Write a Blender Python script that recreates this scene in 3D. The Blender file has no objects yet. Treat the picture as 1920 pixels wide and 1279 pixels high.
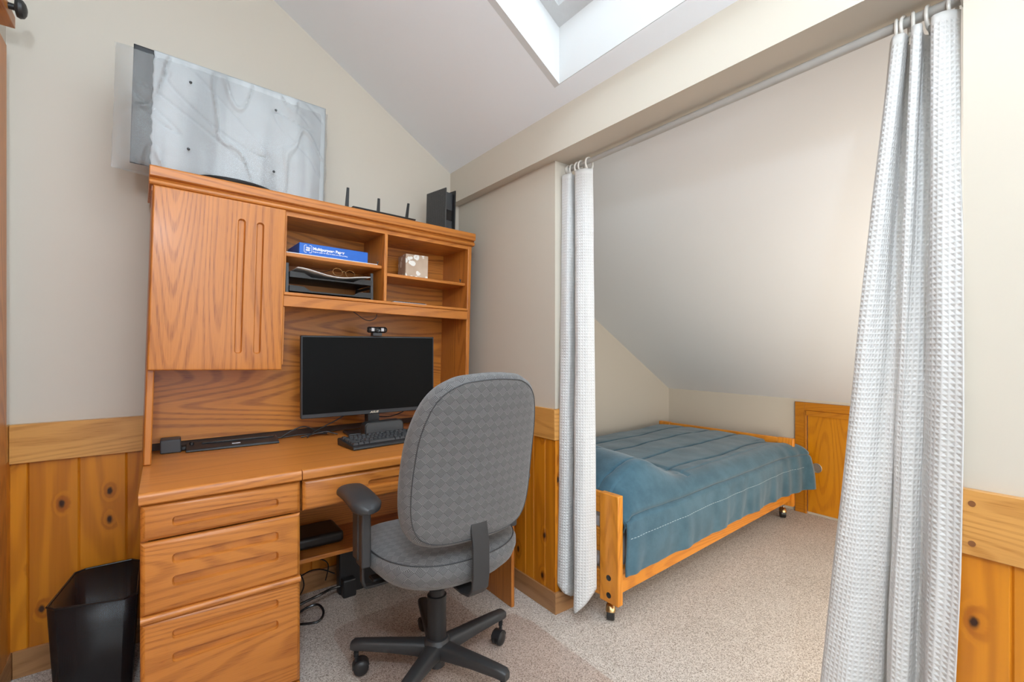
import bpy, bmesh, math, random
from mathutils import Vector, Matrix, noise
random.seed(7)
PI = math.pi
R = math.radians
SC = bpy.context.scene
COL = SC.collection

# ------------------------------------------------------------------ camera
cam_d = bpy.data.cameras.new('camera')
cam = bpy.data.objects.new('camera', cam_d)
COL.objects.link(cam)
cam_d.sensor_width = 36.0
cam_d.lens = 878.0 / 1920.0 * 36.0
cam_d.shift_y = 10.5 / 1920.0
cam_d.clip_start = 0.02
cam.location = (0, 0, 1.18)
cam.rotation_euler = (R(90), 0, R(53.348 - 90))
SC.camera = cam

# ------------------------------------------------------------------ world, lights, exposure
W = bpy.data.worlds.new('world')
SC.world = W
W.use_nodes = True
bg = W.node_tree.nodes['Background']
bg.inputs['Color'].default_value = (0.88, 0.99, 1.10, 1)
bg.inputs['Strength'].default_value = 6.5
SC.view_settings.view_transform = 'Standard'
SC.view_settings.look = 'None'
SC.view_settings.gamma = 1.0
SC.view_settings.exposure = 0.28
SC.view_settings.use_curve_mapping = False


def area(name, loc, rot, sx, sy, power, color):
    l = bpy.data.lights.new(name, 'AREA')
    l.shape = 'RECTANGLE'
    l.size, l.size_y = sx, sy
    l.energy = power
    l.color = color
    o = bpy.data.objects.new(name, l)
    COL.objects.link(o)
    o.location = loc
    o.rotation_euler = rot
    return o


TINT = (0.86, 1.0, 1.14)
# added fill light in front of the rear wall, where no window is built
area('rear_fill_light', (0.45, -2.25, 1.35), (R(90), 0, 0), 1.6, 1.7, 17, TINT)
# two added fill lights hidden behind the right wall, brightening the alcove
area('alcove_fill_light', (2.5, -1.25, 0.95), (R(96), 0, 0), 1.6, 0.8, 14, (1.0, 0.98, 0.95))
area('alcove_side_fill_light', (1.58, -.35, .60), (R(90), 0, R(-80)), 1.0, 0.8, 33, (1.0, 0.92, 0.78))  # added fill for the knee wall and low slope, no real source
# unseen fill light added behind the photographer to brighten the ceiling
area('ceiling_fill_light', (0.3, -1.4, 1.6), (R(180), 0, 0), .8, .8, 30, TINT)
# lamp hanging just above the photographer
pl = bpy.data.lights.new('room_lamp', 'POINT')
pl.energy = 43
pl.shadow_soft_size = 0.06
pl.color = TINT
plo = bpy.data.objects.new('room_lamp', pl)
COL.objects.link(plo)
plo.location = (-0.16, -0.42, 2.24)

# ------------------------------------------------------------------ node helpers
def newmat(name):
    m = bpy.data.materials.new(name)
    m.use_nodes = True
    nt = m.node_tree
    return m, nt, nt.nodes['Principled BSDF']


def nd(nt, typ, props=None, **ins):
    n = nt.nodes.new(typ)
    for k, v in (props or {}).items():
        setattr(n, k, v)
    for k, v in ins.items():
        key = int(k[1:]) if k[0] == 'i' and k[1:].isdigit() else k.replace('_', ' ')
        s = n.inputs[key]
        if isinstance(v, bpy.types.NodeSocket):
            nt.links.new(v, s)
        elif isinstance(v, bpy.types.Node):
            nt.links.new(v.outputs[0], s)
        else:
            if hasattr(s.default_value, '__len__') and len(s.default_value) == 4 and len(v) == 3:
                v = (*v, 1)
            s.default_value = v
    return n


def ma(nt, op, a, b=0.0, c=0.0):
    return nd(nt, 'ShaderNodeMath', {'operation': op}, i0=a, i1=b, i2=c).outputs[0]


def mixc(nt, f, a, b, blend='MIX'):
    n = nt.nodes.new('ShaderNodeMix')
    n.data_type = 'RGBA'
    n.blend_type = blend
    for s, v in ((n.inputs[0], f), (n.inputs[6], a), (n.inputs[7], b)):
        if isinstance(v, bpy.types.NodeSocket):
            nt.links.new(v, s)
        else:
            s.default_value = (*v, 1) if hasattr(v, '__len__') and len(v) == 3 else v
    return n.outputs[2]


def smooth(nt, v, lo, hi):
    n = nd(nt, 'ShaderNodeMapRange', {'interpolation_type': 'SMOOTHSTEP'}, Value=v)
    n.inputs['From Min'].default_value = lo
    n.inputs['From Max'].default_value = hi
    return n.outputs[0]


def coords(nt, scale=(1, 1, 1), rnd=True, out='Object'):
    tc = nt.nodes.new('ShaderNodeTexCoord')
    v = tc.outputs[out]
    if rnd:
        oi = nt.nodes.new('ShaderNodeObjectInfo')
        r = ma(nt, 'MULTIPLY', oi.outputs['Random'], 37.0)
        cb = nd(nt, 'ShaderNodeCombineXYZ', X=r, Y=r, Z=r)
        v = nd(nt, 'ShaderNodeVectorMath', {'operation': 'ADD'}, i0=v, i1=cb.outputs[0]).outputs[0]
    return nd(nt, 'ShaderNodeVectorMath', {'operation': 'MULTIPLY'}, i0=v, i1=scale).outputs[0]


def bump(nt, bsdf, h, strength=0.3, dist=0.002):
    b = nd(nt, 'ShaderNodeBump', Height=h, Strength=strength, Distance=dist)
    nt.links.new(b.outputs[0], bsdf.inputs['Normal'])


def plain(name, col, rough=0.5, metal=0.0, bumpn=None, spec=0.5):
    m, nt, b = newmat(name)
    b.inputs['Base Color'].default_value = (*col, 1)
    b.inputs['Roughness'].default_value = rough
    b.inputs['Metallic'].default_value = metal
    b.inputs['Specular IOR Level'].default_value = spec
    n = nd(nt, 'ShaderNodeTexNoise', Vector=coords(nt), Scale=(bumpn[0] if bumpn else 40.0), Detail=3.0)
    c = mixc(nt, n.outputs[0], tuple(x * 0.94 for x in col), tuple(min(1, x * 1.06) for x in col))
    nt.links.new(c, b.inputs['Base Color'])
    if bumpn:
        bump(nt, b, n.outputs[0], bumpn[1], 0.002)
    return m


def wood(name, light, dark, grain='x', rough=0.38, ring=112.0, low=2.8, amt=0.52, pore=1.15, spec=0.5, board=None):
    m, nt, b = newmat(name)
    g = 'xyz'.index(grain)
    st = [1, 1, 1]
    st[g] = 0.11
    s2 = [1, 1, 1]
    s2[g] = 0.035
    c1 = coords(nt, st)
    n1 = nd(nt, 'ShaderNodeTexNoise', Vector=c1, Scale=low, Detail=2.0, Roughness=0.45).outputs[0]
    ringv = ma(nt, 'SINE', ma(nt, 'MULTIPLY', n1, ring * 2.6))
    ringv = smooth(nt, ringv, -0.2, 1.0)
    tone = nd(nt, 'ShaderNodeTexNoise', Vector=coords(nt, s2), Scale=14.0, Detail=3.0).outputs[0]
    tone = smooth(nt, tone, 0.3, 0.7)
    pv = nd(nt, 'ShaderNodeTexNoise', Vector=coords(nt, s2), Scale=420.0, Detail=2.0).outputs[0]
    pv = smooth(nt, pv, 0.50, 0.66)
    pv = ma(nt, 'MULTIPLY', pv, ma(nt, 'ADD', ma(nt, 'MULTIPLY', ringv, 0.6), 0.4))
    f = ma(nt, 'ADD', ma(nt, 'MULTIPLY', ringv, amt * 0.55), ma(nt, 'MULTIPLY', tone, amt * 0.35))
    f = ma(nt, 'ADD', f, ma(nt, 'MULTIPLY', pv, 0.32 * pore))
    nt.nodes.active = None
    f = nd(nt, 'ShaderNodeClamp', Value=f).outputs[0]
    c = mixc(nt, f, light, dark)
    if board:
        ax, width = board
        sep = nd(nt, 'ShaderNodeSeparateXYZ', Vector=coords(nt, (1, 1, 1), False))
        fl = ma(nt, 'FLOOR', ma(nt, 'DIVIDE', sep.outputs['XYZ'.index(ax.upper())], width))
        wn = nd(nt, 'ShaderNodeTexWhiteNoise', {'noise_dimensions': '1D'}, W=fl)
        k = ma(nt, 'ADD', ma(nt, 'MULTIPLY', wn.outputs[0], 0.35), 0.8)
        cc = nd(nt, 'ShaderNodeCombineColor', Red=k, Green=k, Blue=k)
        c = mixc(nt, 1.0, c, cc.outputs[0], 'MULTIPLY')
    nt.links.new(c, b.inputs['Base Color'])
    b.inputs['Roughness'].default_value = rough
    b.inputs['Specular IOR Level'].default_value = spec
    b.inputs['Coat Weight'].default_value = 0.12
    b.inputs['Coat Roughness'].default_value = 0.22
    bump(nt, b, ma(nt, 'MULTIPLY', pv, -1.0), 0.12, 0.0008)
    return m


def pine(name, across, widths, rough=0.35, light=(0.68, 0.245, 0.012), dark=(0.33, 0.08, 0.003)):
    """knotty pine planks, grain along z, boards split along the across axis"""
    m, nt, b = newmat(name)
    sep = nd(nt, 'ShaderNodeSeparateXYZ', Vector=coords(nt, (1, 1, 1), False))
    u = sep.outputs['XYZ'.index(across.upper())]
    z = sep.outputs[2]
    bi = ma(nt, 'FLOOR', ma(nt, 'DIVIDE', ma(nt, 'SUBTRACT', u, widths[1]), widths[0]))
    off = nd(nt, 'ShaderNodeTexWhiteNoise', {'noise_dimensions': '1D'}, W=bi).outputs[0]
    zz = ma(nt, 'ADD', z, ma(nt, 'MULTIPLY', off, 9.0))
    base = nd(nt, 'ShaderNodeCombineXYZ', X=u, Y=zz, Z=ma(nt, 'MULTIPLY', off, 5.0)).outputs[0]
    # knots
    vk = nd(nt, 'ShaderNodeVectorMath', {'operation': 'MULTIPLY'}, i0=base, i1=(7.0, 4.2, 0.0)).outputs[0]
    vo = nd(nt, 'ShaderNodeTexVoronoi', {'voronoi_dimensions': '2D'}, Vector=vk, Scale=1.0)
    d = vo.outputs['Distance']
    gate = nd(nt, 'ShaderNodeSeparateColor', Color=vo.outputs['Color']).outputs[0]
    gate = ma(nt, 'GREATER_THAN', gate, 0.35)
    nz = nd(nt, 'ShaderNodeTexNoise', Vector=base, Scale=60.0).outputs[0]
    dd = ma(nt, 'ADD', d, ma(nt, 'MULTIPLY', ma(nt, 'SUBTRACT', nz, 0.5), 0.05))
    knot = ma(nt, 'MULTIPLY', ma(nt, 'SUBTRACT', 1.0, smooth(nt, dd, 0.03, 0.085)), gate)
    halo = ma(nt, 'MULTIPLY', ma(nt, 'SUBTRACT', 1.0, smooth(nt, dd, 0.04, 0.24)), gate)
    # grain flowing round knots
    vg = nd(nt, 'ShaderNodeVectorMath', {'operation': 'MULTIPLY'}, i0=base, i1=(1.0, 0.10, 1.0)).outputs[0]
    n1 = nd(nt, 'ShaderNodeTexNoise', Vector=vg, Scale=5.0, Detail=2.0).outputs[0]
    n1 = ma(nt, 'ADD', n1, ma(nt, 'MULTIPLY', halo, 0.10))
    ring = smooth(nt, ma(nt, 'SINE', ma(nt, 'MULTIPLY', n1, 70.0)), -0.8, 1.0)
    fine = nd(nt, 'ShaderNodeTexNoise', Vector=nd(nt, 'ShaderNodeVectorMath', {'operation': 'MULTIPLY'}, i0=base, i1=(1.0, 0.03, 1.0)).outputs[0], Scale=90.0, Detail=2.0).outputs[0]
    f = ma(nt, 'ADD', ma(nt, 'MULTIPLY', ring, 0.35), ma(nt, 'MULTIPLY', fine, 0.35))
    f = ma(nt, 'ADD', f, ma(nt, 'MULTIPLY', halo, 0.35))
    f = ma(nt, 'ADD', f, ma(nt, 'MULTIPLY', ma(nt, 'SUBTRACT', off, 0.5), 0.35))
    f = nd(nt, 'ShaderNodeClamp', Value=f).outputs[0]
    c = mixc(nt, f, light, dark)
    c = mixc(nt, knot, c, (0.035, 0.010, 0.004))
    nt.links.new(c, b.inputs['Base Color'])
    b.inputs['Roughness'].default_value = rough
    bump(nt, b, fine, 0.08, 0.001)
    return m


def paint(name, col, rough=0.75):
    m, nt, b = newmat(name)
    n = nd(nt, 'ShaderNodeTexNoise', Vector=coords(nt, rnd=False), Scale=90.0, Detail=4.0).outputs[0]
    n2 = nd(nt, 'ShaderNodeTexNoise', Vector=coords(nt, rnd=False), Scale=1.3, Detail=1.0).outputs[0]
    c = mixc(nt, n2, tuple(x * 0.985 for x in col), tuple(min(1, x * 1.015) for x in col))
    nt.links.new(c, b.inputs['Base Color'])
    b.inputs['Roughness'].default_value = rough
    bump(nt, b, n, 0.05, 0.001)
    return m


M = {}
M['wall'] = paint('beige_wall_paint', (0.61, 0.555, 0.475))
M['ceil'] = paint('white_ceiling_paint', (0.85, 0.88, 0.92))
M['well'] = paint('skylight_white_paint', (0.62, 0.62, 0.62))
OL, OD = (0.58, 0.205, 0.034), (0.24, 0.057, 0.006)
for ax in 'xyz':
    M['oak' + ax] = wood('honey_oak_' + ax, OL, OD, ax)
M['oakdark'] = wood('oak_back_panel', (0.64, 0.235, 0.032), (0.26, 0.07, 0.008), 'x', ring=110, amt=0.8)
M['oaktop'] = wood('honey_oak_top', (0.60, 0.215, 0.040), (0.36, 0.105, 0.014), 'x', amt=0.45, ring=40, pore=0.5, rough=0.34)
M['railx'] = wood('pale_oak_rail_x', (0.68, 0.34, 0.09), (0.42, 0.17, 0.03), 'x', amt=0.6)
M['raily'] = wood('pale_oak_rail_y', (0.68, 0.34, 0.09), (0.42, 0.17, 0.03), 'y', amt=0.6)
M['bedx'] = wood('orange_pine_x', (0.80, 0.30, 0.03), (0.50, 0.145, 0.01), 'x', amt=0.6, rough=0.3)
M['bedy'] = wood('orange_pine_y', (0.80, 0.30, 0.03), (0.50, 0.145, 0.01), 'y', amt=0.6, rough=0.3)
M['bedz'] = wood('orange_pine_z', (0.80, 0.30, 0.03), (0.50, 0.145, 0.01), 'z', amt=0.5, rough=0.3)
M['doorz'] = wood('amber_door_wood', (0.64, 0.25, 0.006), (0.42, 0.13, 0.002), 'z', amt=0.6, rough=0.35)
M['doory'] = wood('amber_casing_wood', (0.56, 0.21, 0.008), (0.38, 0.11, 0.003), 'y', amt=0.5, rough=0.4)
M['bbx'] = wood('brown_base_x', (0.42, 0.21, 0.085), (0.25, 0.105, 0.035), 'x', amt=0.6)
M['bby'] = wood('brown_base_y', (0.42, 0.21, 0.085), (0.25, 0.105, 0.035), 'y', amt=0.6)
M['pinex'] = pine('knotty_pine_x', 'x', (0.138, -0.394))
M['piney'] = pine('knotty_pine_y', 'y', (0.14, 0.018))
M['black'] = plain('black_plastic', (0.018, 0.018, 0.019), 0.42, bumpn=(300.0, 0.1))
M['blackgloss'] = plain('glossy_black_plastic', (0.012, 0.012, 0.013), 0.22)
M['rubber'] = plain('soft_black_rubber', (0.035, 0.036, 0.038), 0.45, bumpn=(400.0, 0.1))
M['dgrey'] = plain('dark_grey_plastic', (0.05, 0.052, 0.056), 0.5)
M['screen'] = plain('matte_black_screen', (0.006, 0.006, 0.006), 0.45, spec=0.08)
M['bezel'] = plain('charcoal_bezel', (0.035, 0.037, 0.042), 0.45)
M['whitetext'] = plain('white_print', (0.85, 0.85, 0.85), 0.6)
M['goldtext'] = plain('pale_metal_print', (0.7, 0.62, 0.48), 0.4)
M['paper'] = plain('white_paper', (0.8, 0.79, 0.78), 0.8)
M['bluebox'] = plain('blue_paper_wrapper', (0.015, 0.13, 0.55), 0.4)
M['silver'] = plain('silver_plastic', (0.6, 0.6, 0.62), 0.35, 0.3)
M['steel'] = plain('brushed_steel', (0.55, 0.53, 0.5), 0.42, 0.9)
M['brass'] = plain('brass', (0.62, 0.42, 0.2), 0.28, 1.0)
M['rod'] = plain('white_enamel_rod', (0.42, 0.41, 0.39), 0.4)
M['ring'] = plain('white_plastic_ring', (0.76, 0.74, 0.70), 0.3)
M['mattress'] = plain('white_mattress_cloth', (0.75, 0.75, 0.77), 0.9, bumpn=(120.0, 0.3))
M['void'] = plain('dark_gap', (0.01, 0.008, 0.006), 0.9)
M['gapshade'] = plain('painted_gap_shade', (0.045, 0.018, 0.008), 0.6)  # dark brown standing in for shade in the gap below the back panel
M['cork'] = plain('brown_leather', (0.32, 0.10, 0.03), 0.5)


def carpet():
    m, nt, b = newmat('speckled_carpet')
    co = coords(nt, rnd=False)
    v = nd(nt, 'ShaderNodeTexVoronoi', Vector=co, Scale=330.0)
    g = nd(nt, 'ShaderNodeSeparateColor', Color=v.outputs['Color']).outputs[0]
    n = nd(nt, 'ShaderNodeTexNoise', Vector=co, Scale=210.0, Detail=3.0).outputs[0]
    big = nd(nt, 'ShaderNodeTexNoise', Vector=co, Scale=3.0, Detail=2.0).outputs[0]
    f = ma(nt, 'ADD', ma(nt, 'MULTIPLY', g, 0.6), ma(nt, 'MULTIPLY', n, 0.55))
    f = ma(nt, 'ADD', f, ma(nt, 'MULTIPLY', ma(nt, 'SUBTRACT', big, 0.5), 0.12))
    cr = nt.nodes.new('ShaderNodeValToRGB')
    nt.links.new(f, cr.inputs[0])
    e = cr.color_ramp.elements
    e[0].position, e[0].color = 0.22, (0.22, 0.17, 0.13, 1)
    e[1].position, e[1].color = 0.85, (0.80, 0.72, 0.65, 1)
    x = e.new(0.5)
    x.color = (0.60, 0.51, 0.44, 1)
    nt.links.new(cr.outputs[0], b.inputs['Base Color'])
    b.inputs['Roughness'].default_value = 0.95
    b.inputs['Specular IOR Level'].default_value = 0.1
    bump(nt, b, f, 0.8, 0.006)
    return m


M['carpet'] = carpet()


def waffle():
    m, nt, b = newmat('white_waffle_cloth')
    tc = nt.nodes.new('ShaderNodeTexCoord')
    sep = nd(nt, 'ShaderNodeSeparateXYZ', Vector=tc.outputs['UV'])
    P = 0.0125

    def wv(s):
        return ma(nt, 'POWER', ma(nt, 'ABSOLUTE', ma(nt, 'COSINE', ma(nt, 'MULTIPLY', s, PI / P))), 1.6)
    a, c = wv(sep.outputs[0]), wv(sep.outputs[1])
    h = ma(nt, 'MAXIMUM', a, c)
    # plain hem bands
    band = ma(nt, 'LESS_THAN', sep.outputs[1], 1.926)
    h = ma(nt, 'MULTIPLY', h, band)
    n = nd(nt, 'ShaderNodeTexNoise', Vector=tc.outputs['UV'], Scale=700.0).outputs[0]
    h = ma(nt, 'ADD', h, ma(nt, 'MULTIPLY', n, 0.15))
    b.inputs['Base Color'].default_value = (0.90, 0.90, 0.90, 1)
    b.inputs['Roughness'].default_value = 0.9
    b.inputs['Specular IOR Level'].default_value = 0.15
    bump(nt, b, h, 0.62, 0.004)
    tr = nd(nt, 'ShaderNodeBsdfTranslucent', Color=(0.8, 0.8, 0.8))
    mx = nd(nt, 'ShaderNodeMixShader', Fac=0.3)
    nt.links.new(b.outputs[0], mx.inputs[1])
    nt.links.new(tr.outputs[0], mx.inputs[2])
    nt.links.new(mx.outputs[0], nt.nodes['Material Output'].inputs[0])
    return m


M['waffle'] = waffle()


def chairfabric():
    m, nt, b = newmat('grey_basketweave_fabric')
    tc = nt.nodes.new('ShaderNodeTexCoord')
    mp = nd(nt, 'ShaderNodeMapping', Vector=tc.outputs['UV'])
    mp.inputs['Rotation'].default_value = (0, 0, R(45))
    mp.inputs['Scale'].default_value = (1 / 0.0220, 1 / 0.0220, 1)
    sep = nd(nt, 'ShaderNodeSeparateXYZ', Vector=mp.outputs[0])
    ck = nd(nt, 'ShaderNodeTexChecker', Vector=mp.outputs[0], Scale=1.0).outputs['Fac']

    def st(s):
        return smooth(nt, ma(nt, 'SINE', ma(nt, 'MULTIPLY', s, 2 * PI * 7.0)), -0.35, 0.75)
    s1 = nd(nt, 'ShaderNodeMix', {'data_type': 'FLOAT'}, i0=ck, i2=st(sep.outputs[0]), i3=st(sep.outputs[1])).outputs[0]
    c = mixc(nt, s1, (0.045, 0.045, 0.047), mixc(nt, ck, (0.20, 0.195, 0.195), (0.26, 0.252, 0.25)))
    n = nd(nt, 'ShaderNodeTexNoise', Vector=tc.outputs['UV'], Scale=900.0).outputs[0]
    c = mixc(nt, ma(nt, 'MULTIPLY', n, 0.35), c, (0.16, 0.155, 0.155))
    nt.links.new(c, b.inputs['Base Color'])
    b.inputs['Roughness'].default_value = 0.85
    b.inputs['Sheen Weight'].default_value = 0.25
    b.inputs['Specular IOR Level'].default_value = 0.25
    bump(nt, b, s1, 0.3, 0.0012)
    return m


M['fabric'] = chairfabric()


def denim():
    m, nt, b = newmat('blue_brushed_cotton')
    co = coords(nt, rnd=False)
    n = nd(nt, 'ShaderNodeTexNoise', Vector=co, Scale=9.0, Detail=5.0, Roughness=0.65).outputs[0]
    n2 = nd(nt, 'ShaderNodeTexNoise', Vector=coords(nt, (1, 1, 6), False), Scale=130.0, Detail=4.0).outputs[0]
    c = mixc(nt, smooth(nt, n, 0.3, 0.7), (0.024, 0.080, 0.125), (0.056, 0.136, 0.195))
    c = mixc(nt, ma(nt, 'MULTIPLY', n2, 0.4), c, (0.11, 0.19, 0.225))
    nt.links.new(c, b.inputs['Base Color'])
    b.inputs['Roughness'].default_value = 0.9
    b.inputs['Sheen Weight'].default_value = 0.3
    b.inputs['Specular IOR Level'].default_value = 0.15
    bump(nt, b, n2, 0.35, 0.002)
    return m


M['denim'] = denim()


def film(name, alpha, col, rough=0.35, streak=True):
    m, nt, b = newmat(name)
    co = coords(nt, (1, 1, 1), False)
    n = nd(nt, 'ShaderNodeTexNoise', Vector=nd(nt, 'ShaderNodeVectorMath', {'operation': 'MULTIPLY'}, i0=co, i1=(9, 9, 0.9)).outputs[0], Scale=1.5, Detail=2.0).outputs[0]
    n2 = nd(nt, 'ShaderNodeTexNoise', Vector=co, Scale=14.0, Detail=4.0).outputs[0]
    c = mixc(nt, smooth(nt, n, 0.35, 0.65), tuple(x * 0.72 for x in col), col)
    nt.links.new(c, b.inputs['Base Color'])
    b.inputs['Roughness'].default_value = rough
    w = nd(nt, 'ShaderNodeTexWave', Vector=co, Scale=60.0)
    h = ma(nt, 'ADD', ma(nt, 'MULTIPLY', n2, 1.0), ma(nt, 'MULTIPLY', w.outputs[0], 0.03))
    bump(nt, b, h, 0.4, 0.006)
    b.inputs['Alpha'].default_value = alpha
    return m


M['bag'] = film('clear_plastic_bag', 0.27, (0.60, 0.61, 0.61), 0.42)
M['foam'] = film('silver_foam_wrap', 1.0, (0.50, 0.525, 0.54), 0.5)
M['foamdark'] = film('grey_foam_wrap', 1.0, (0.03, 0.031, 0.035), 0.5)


def mat_clear():
    m, nt, b = newmat('clear_chair_mat_plastic')
    tr = nd(nt, 'ShaderNodeBsdfTransparent', Color=(0.975, 0.952, 0.943))
    gl = nd(nt, 'ShaderNodeBsdfGlossy', Color=(1, 0.97, 0.95), Roughness=0.25)
    n = nd(nt, 'ShaderNodeTexNoise', Vector=coords(nt), Scale=60.0)
    bp = nd(nt, 'ShaderNodeBump', Height=n.outputs[0], Strength=0.2)
    nt.links.new(bp.outputs[0], gl.inputs['Normal'])
    mx = nd(nt, 'ShaderNodeMixShader', Fac=0.035)
    nt.links.new(tr.outputs[0], mx.inputs[1])
    nt.links.new(gl.outputs[0], mx.inputs[2])
    nt.links.new(mx.outputs[0], nt.nodes['Material Output'].inputs[0])
    return m


M['matclear'] = mat_clear()


def smoky():
    m, nt, b = newmat('smoky_black_plastic')
    b.inputs['Base Color'].default_value = (0.012, 0.014, 0.017, 1)
    b.inputs['Roughness'].default_value = 0.3
    co = coords(nt, rnd=False)
    w = nd(nt, 'ShaderNodeTexWave', {'wave_type': 'BANDS', 'bands_direction': 'X'}, Vector=co, Scale=90.0)
    bump(nt, b, w.outputs[0], 0.2, 0.001)
    b.inputs['Alpha'].default_value = 0.64
    return m


M['smoky'] = smoky()


def floral():
    m, nt, b = newmat('orchid_print_card')
    co = coords(nt, rnd=False)
    dn = nd(nt, 'ShaderNodeTexNoise', Vector=co, Scale=30.0, Detail=2.0)
    wv = nd(nt, 'ShaderNodeVectorMath', {'operation': 'SCALE'}, i0=dn.outputs['Color'])
    wv.inputs['Scale'].default_value = 0.03
    v2 = nd(nt, 'ShaderNodeVectorMath', {'operation': 'ADD'}, i0=co, i1=wv.outputs[0]).outputs[0]
    v = nd(nt, 'ShaderNodeTexVoronoi', Vector=v2, Scale=30.0)
    bgc = nd(nt, 'ShaderNodeTexNoise', Vector=co, Scale=12.0).outputs[0]
    base = mixc(nt, bgc, (0.36, 0.22, 0.13), (0.70, 0.58, 0.46))
    petal = ma(nt, 'SUBTRACT', 1.0, smooth(nt, v.outputs['Distance'], 0.42, 0.52))
    ctr = ma(nt, 'SUBTRACT', 1.0, smooth(nt, v.outputs['Distance'], 0.08, 0.2))
    sc = nd(nt, 'ShaderNodeSeparateColor', Color=v.outputs['Color']).outputs[0]
    petal = ma(nt, 'MULTIPLY', petal, ma(nt, 'GREATER_THAN', sc, 0.25))
    c = mixc(nt, petal, base, (0.85, 0.83, 0.78))
    c = mixc(nt, ma(nt, 'MULTIPLY', ma(nt, 'MULTIPLY', ctr, petal), 0.5), c, (0.5, 0.4, 0.3))
    nt.links.new(c, b.inputs['Base Color'])
    b.inputs['Roughness'].default_value = 0.4
    return m


M['floral'] = floral()


def perforated():
    m, nt, b = newmat('black_perforated_plastic')
    v = nd(nt, 'ShaderNodeTexVoronoi', Vector=coords(nt, rnd=False), Scale=170.0, Randomness=0.15)
    f = smooth(nt, v.outputs['Distance'], 0.25, 0.5)
    c = mixc(nt, f, (0.004, 0.004, 0.004), (0.07, 0.072, 0.075))
    nt.links.new(c, b.inputs['Base Color'])
    b.inputs['Roughness'].default_value = 0.45
    bump(nt, b, f, 0.5, 0.002)
    return m


M['perf'] = perforated()

# ------------------------------------------------------------------ object helpers
def tag(o, label=None, cat=None, group=None, kind=None):
    if label: o['label'] = label
    if cat: o['category'] = cat
    if group: o['group'] = group
    if kind: o['kind'] = kind
    return o


def thing(name, loc, label, cat, rot=(0, 0, 0), group=None):
    o = bpy.data.objects.new(name, None)
    o.empty_display_size = 0.1
    COL.objects.link(o)
    o.location = loc
    o.rotation_euler = rot
    return tag(o, label, cat, group)


def wm(o):
    m = Matrix.LocRotScale(o.location, o.rotation_euler, o.scale)
    return wm(o.parent) @ m if o.parent else m


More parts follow.
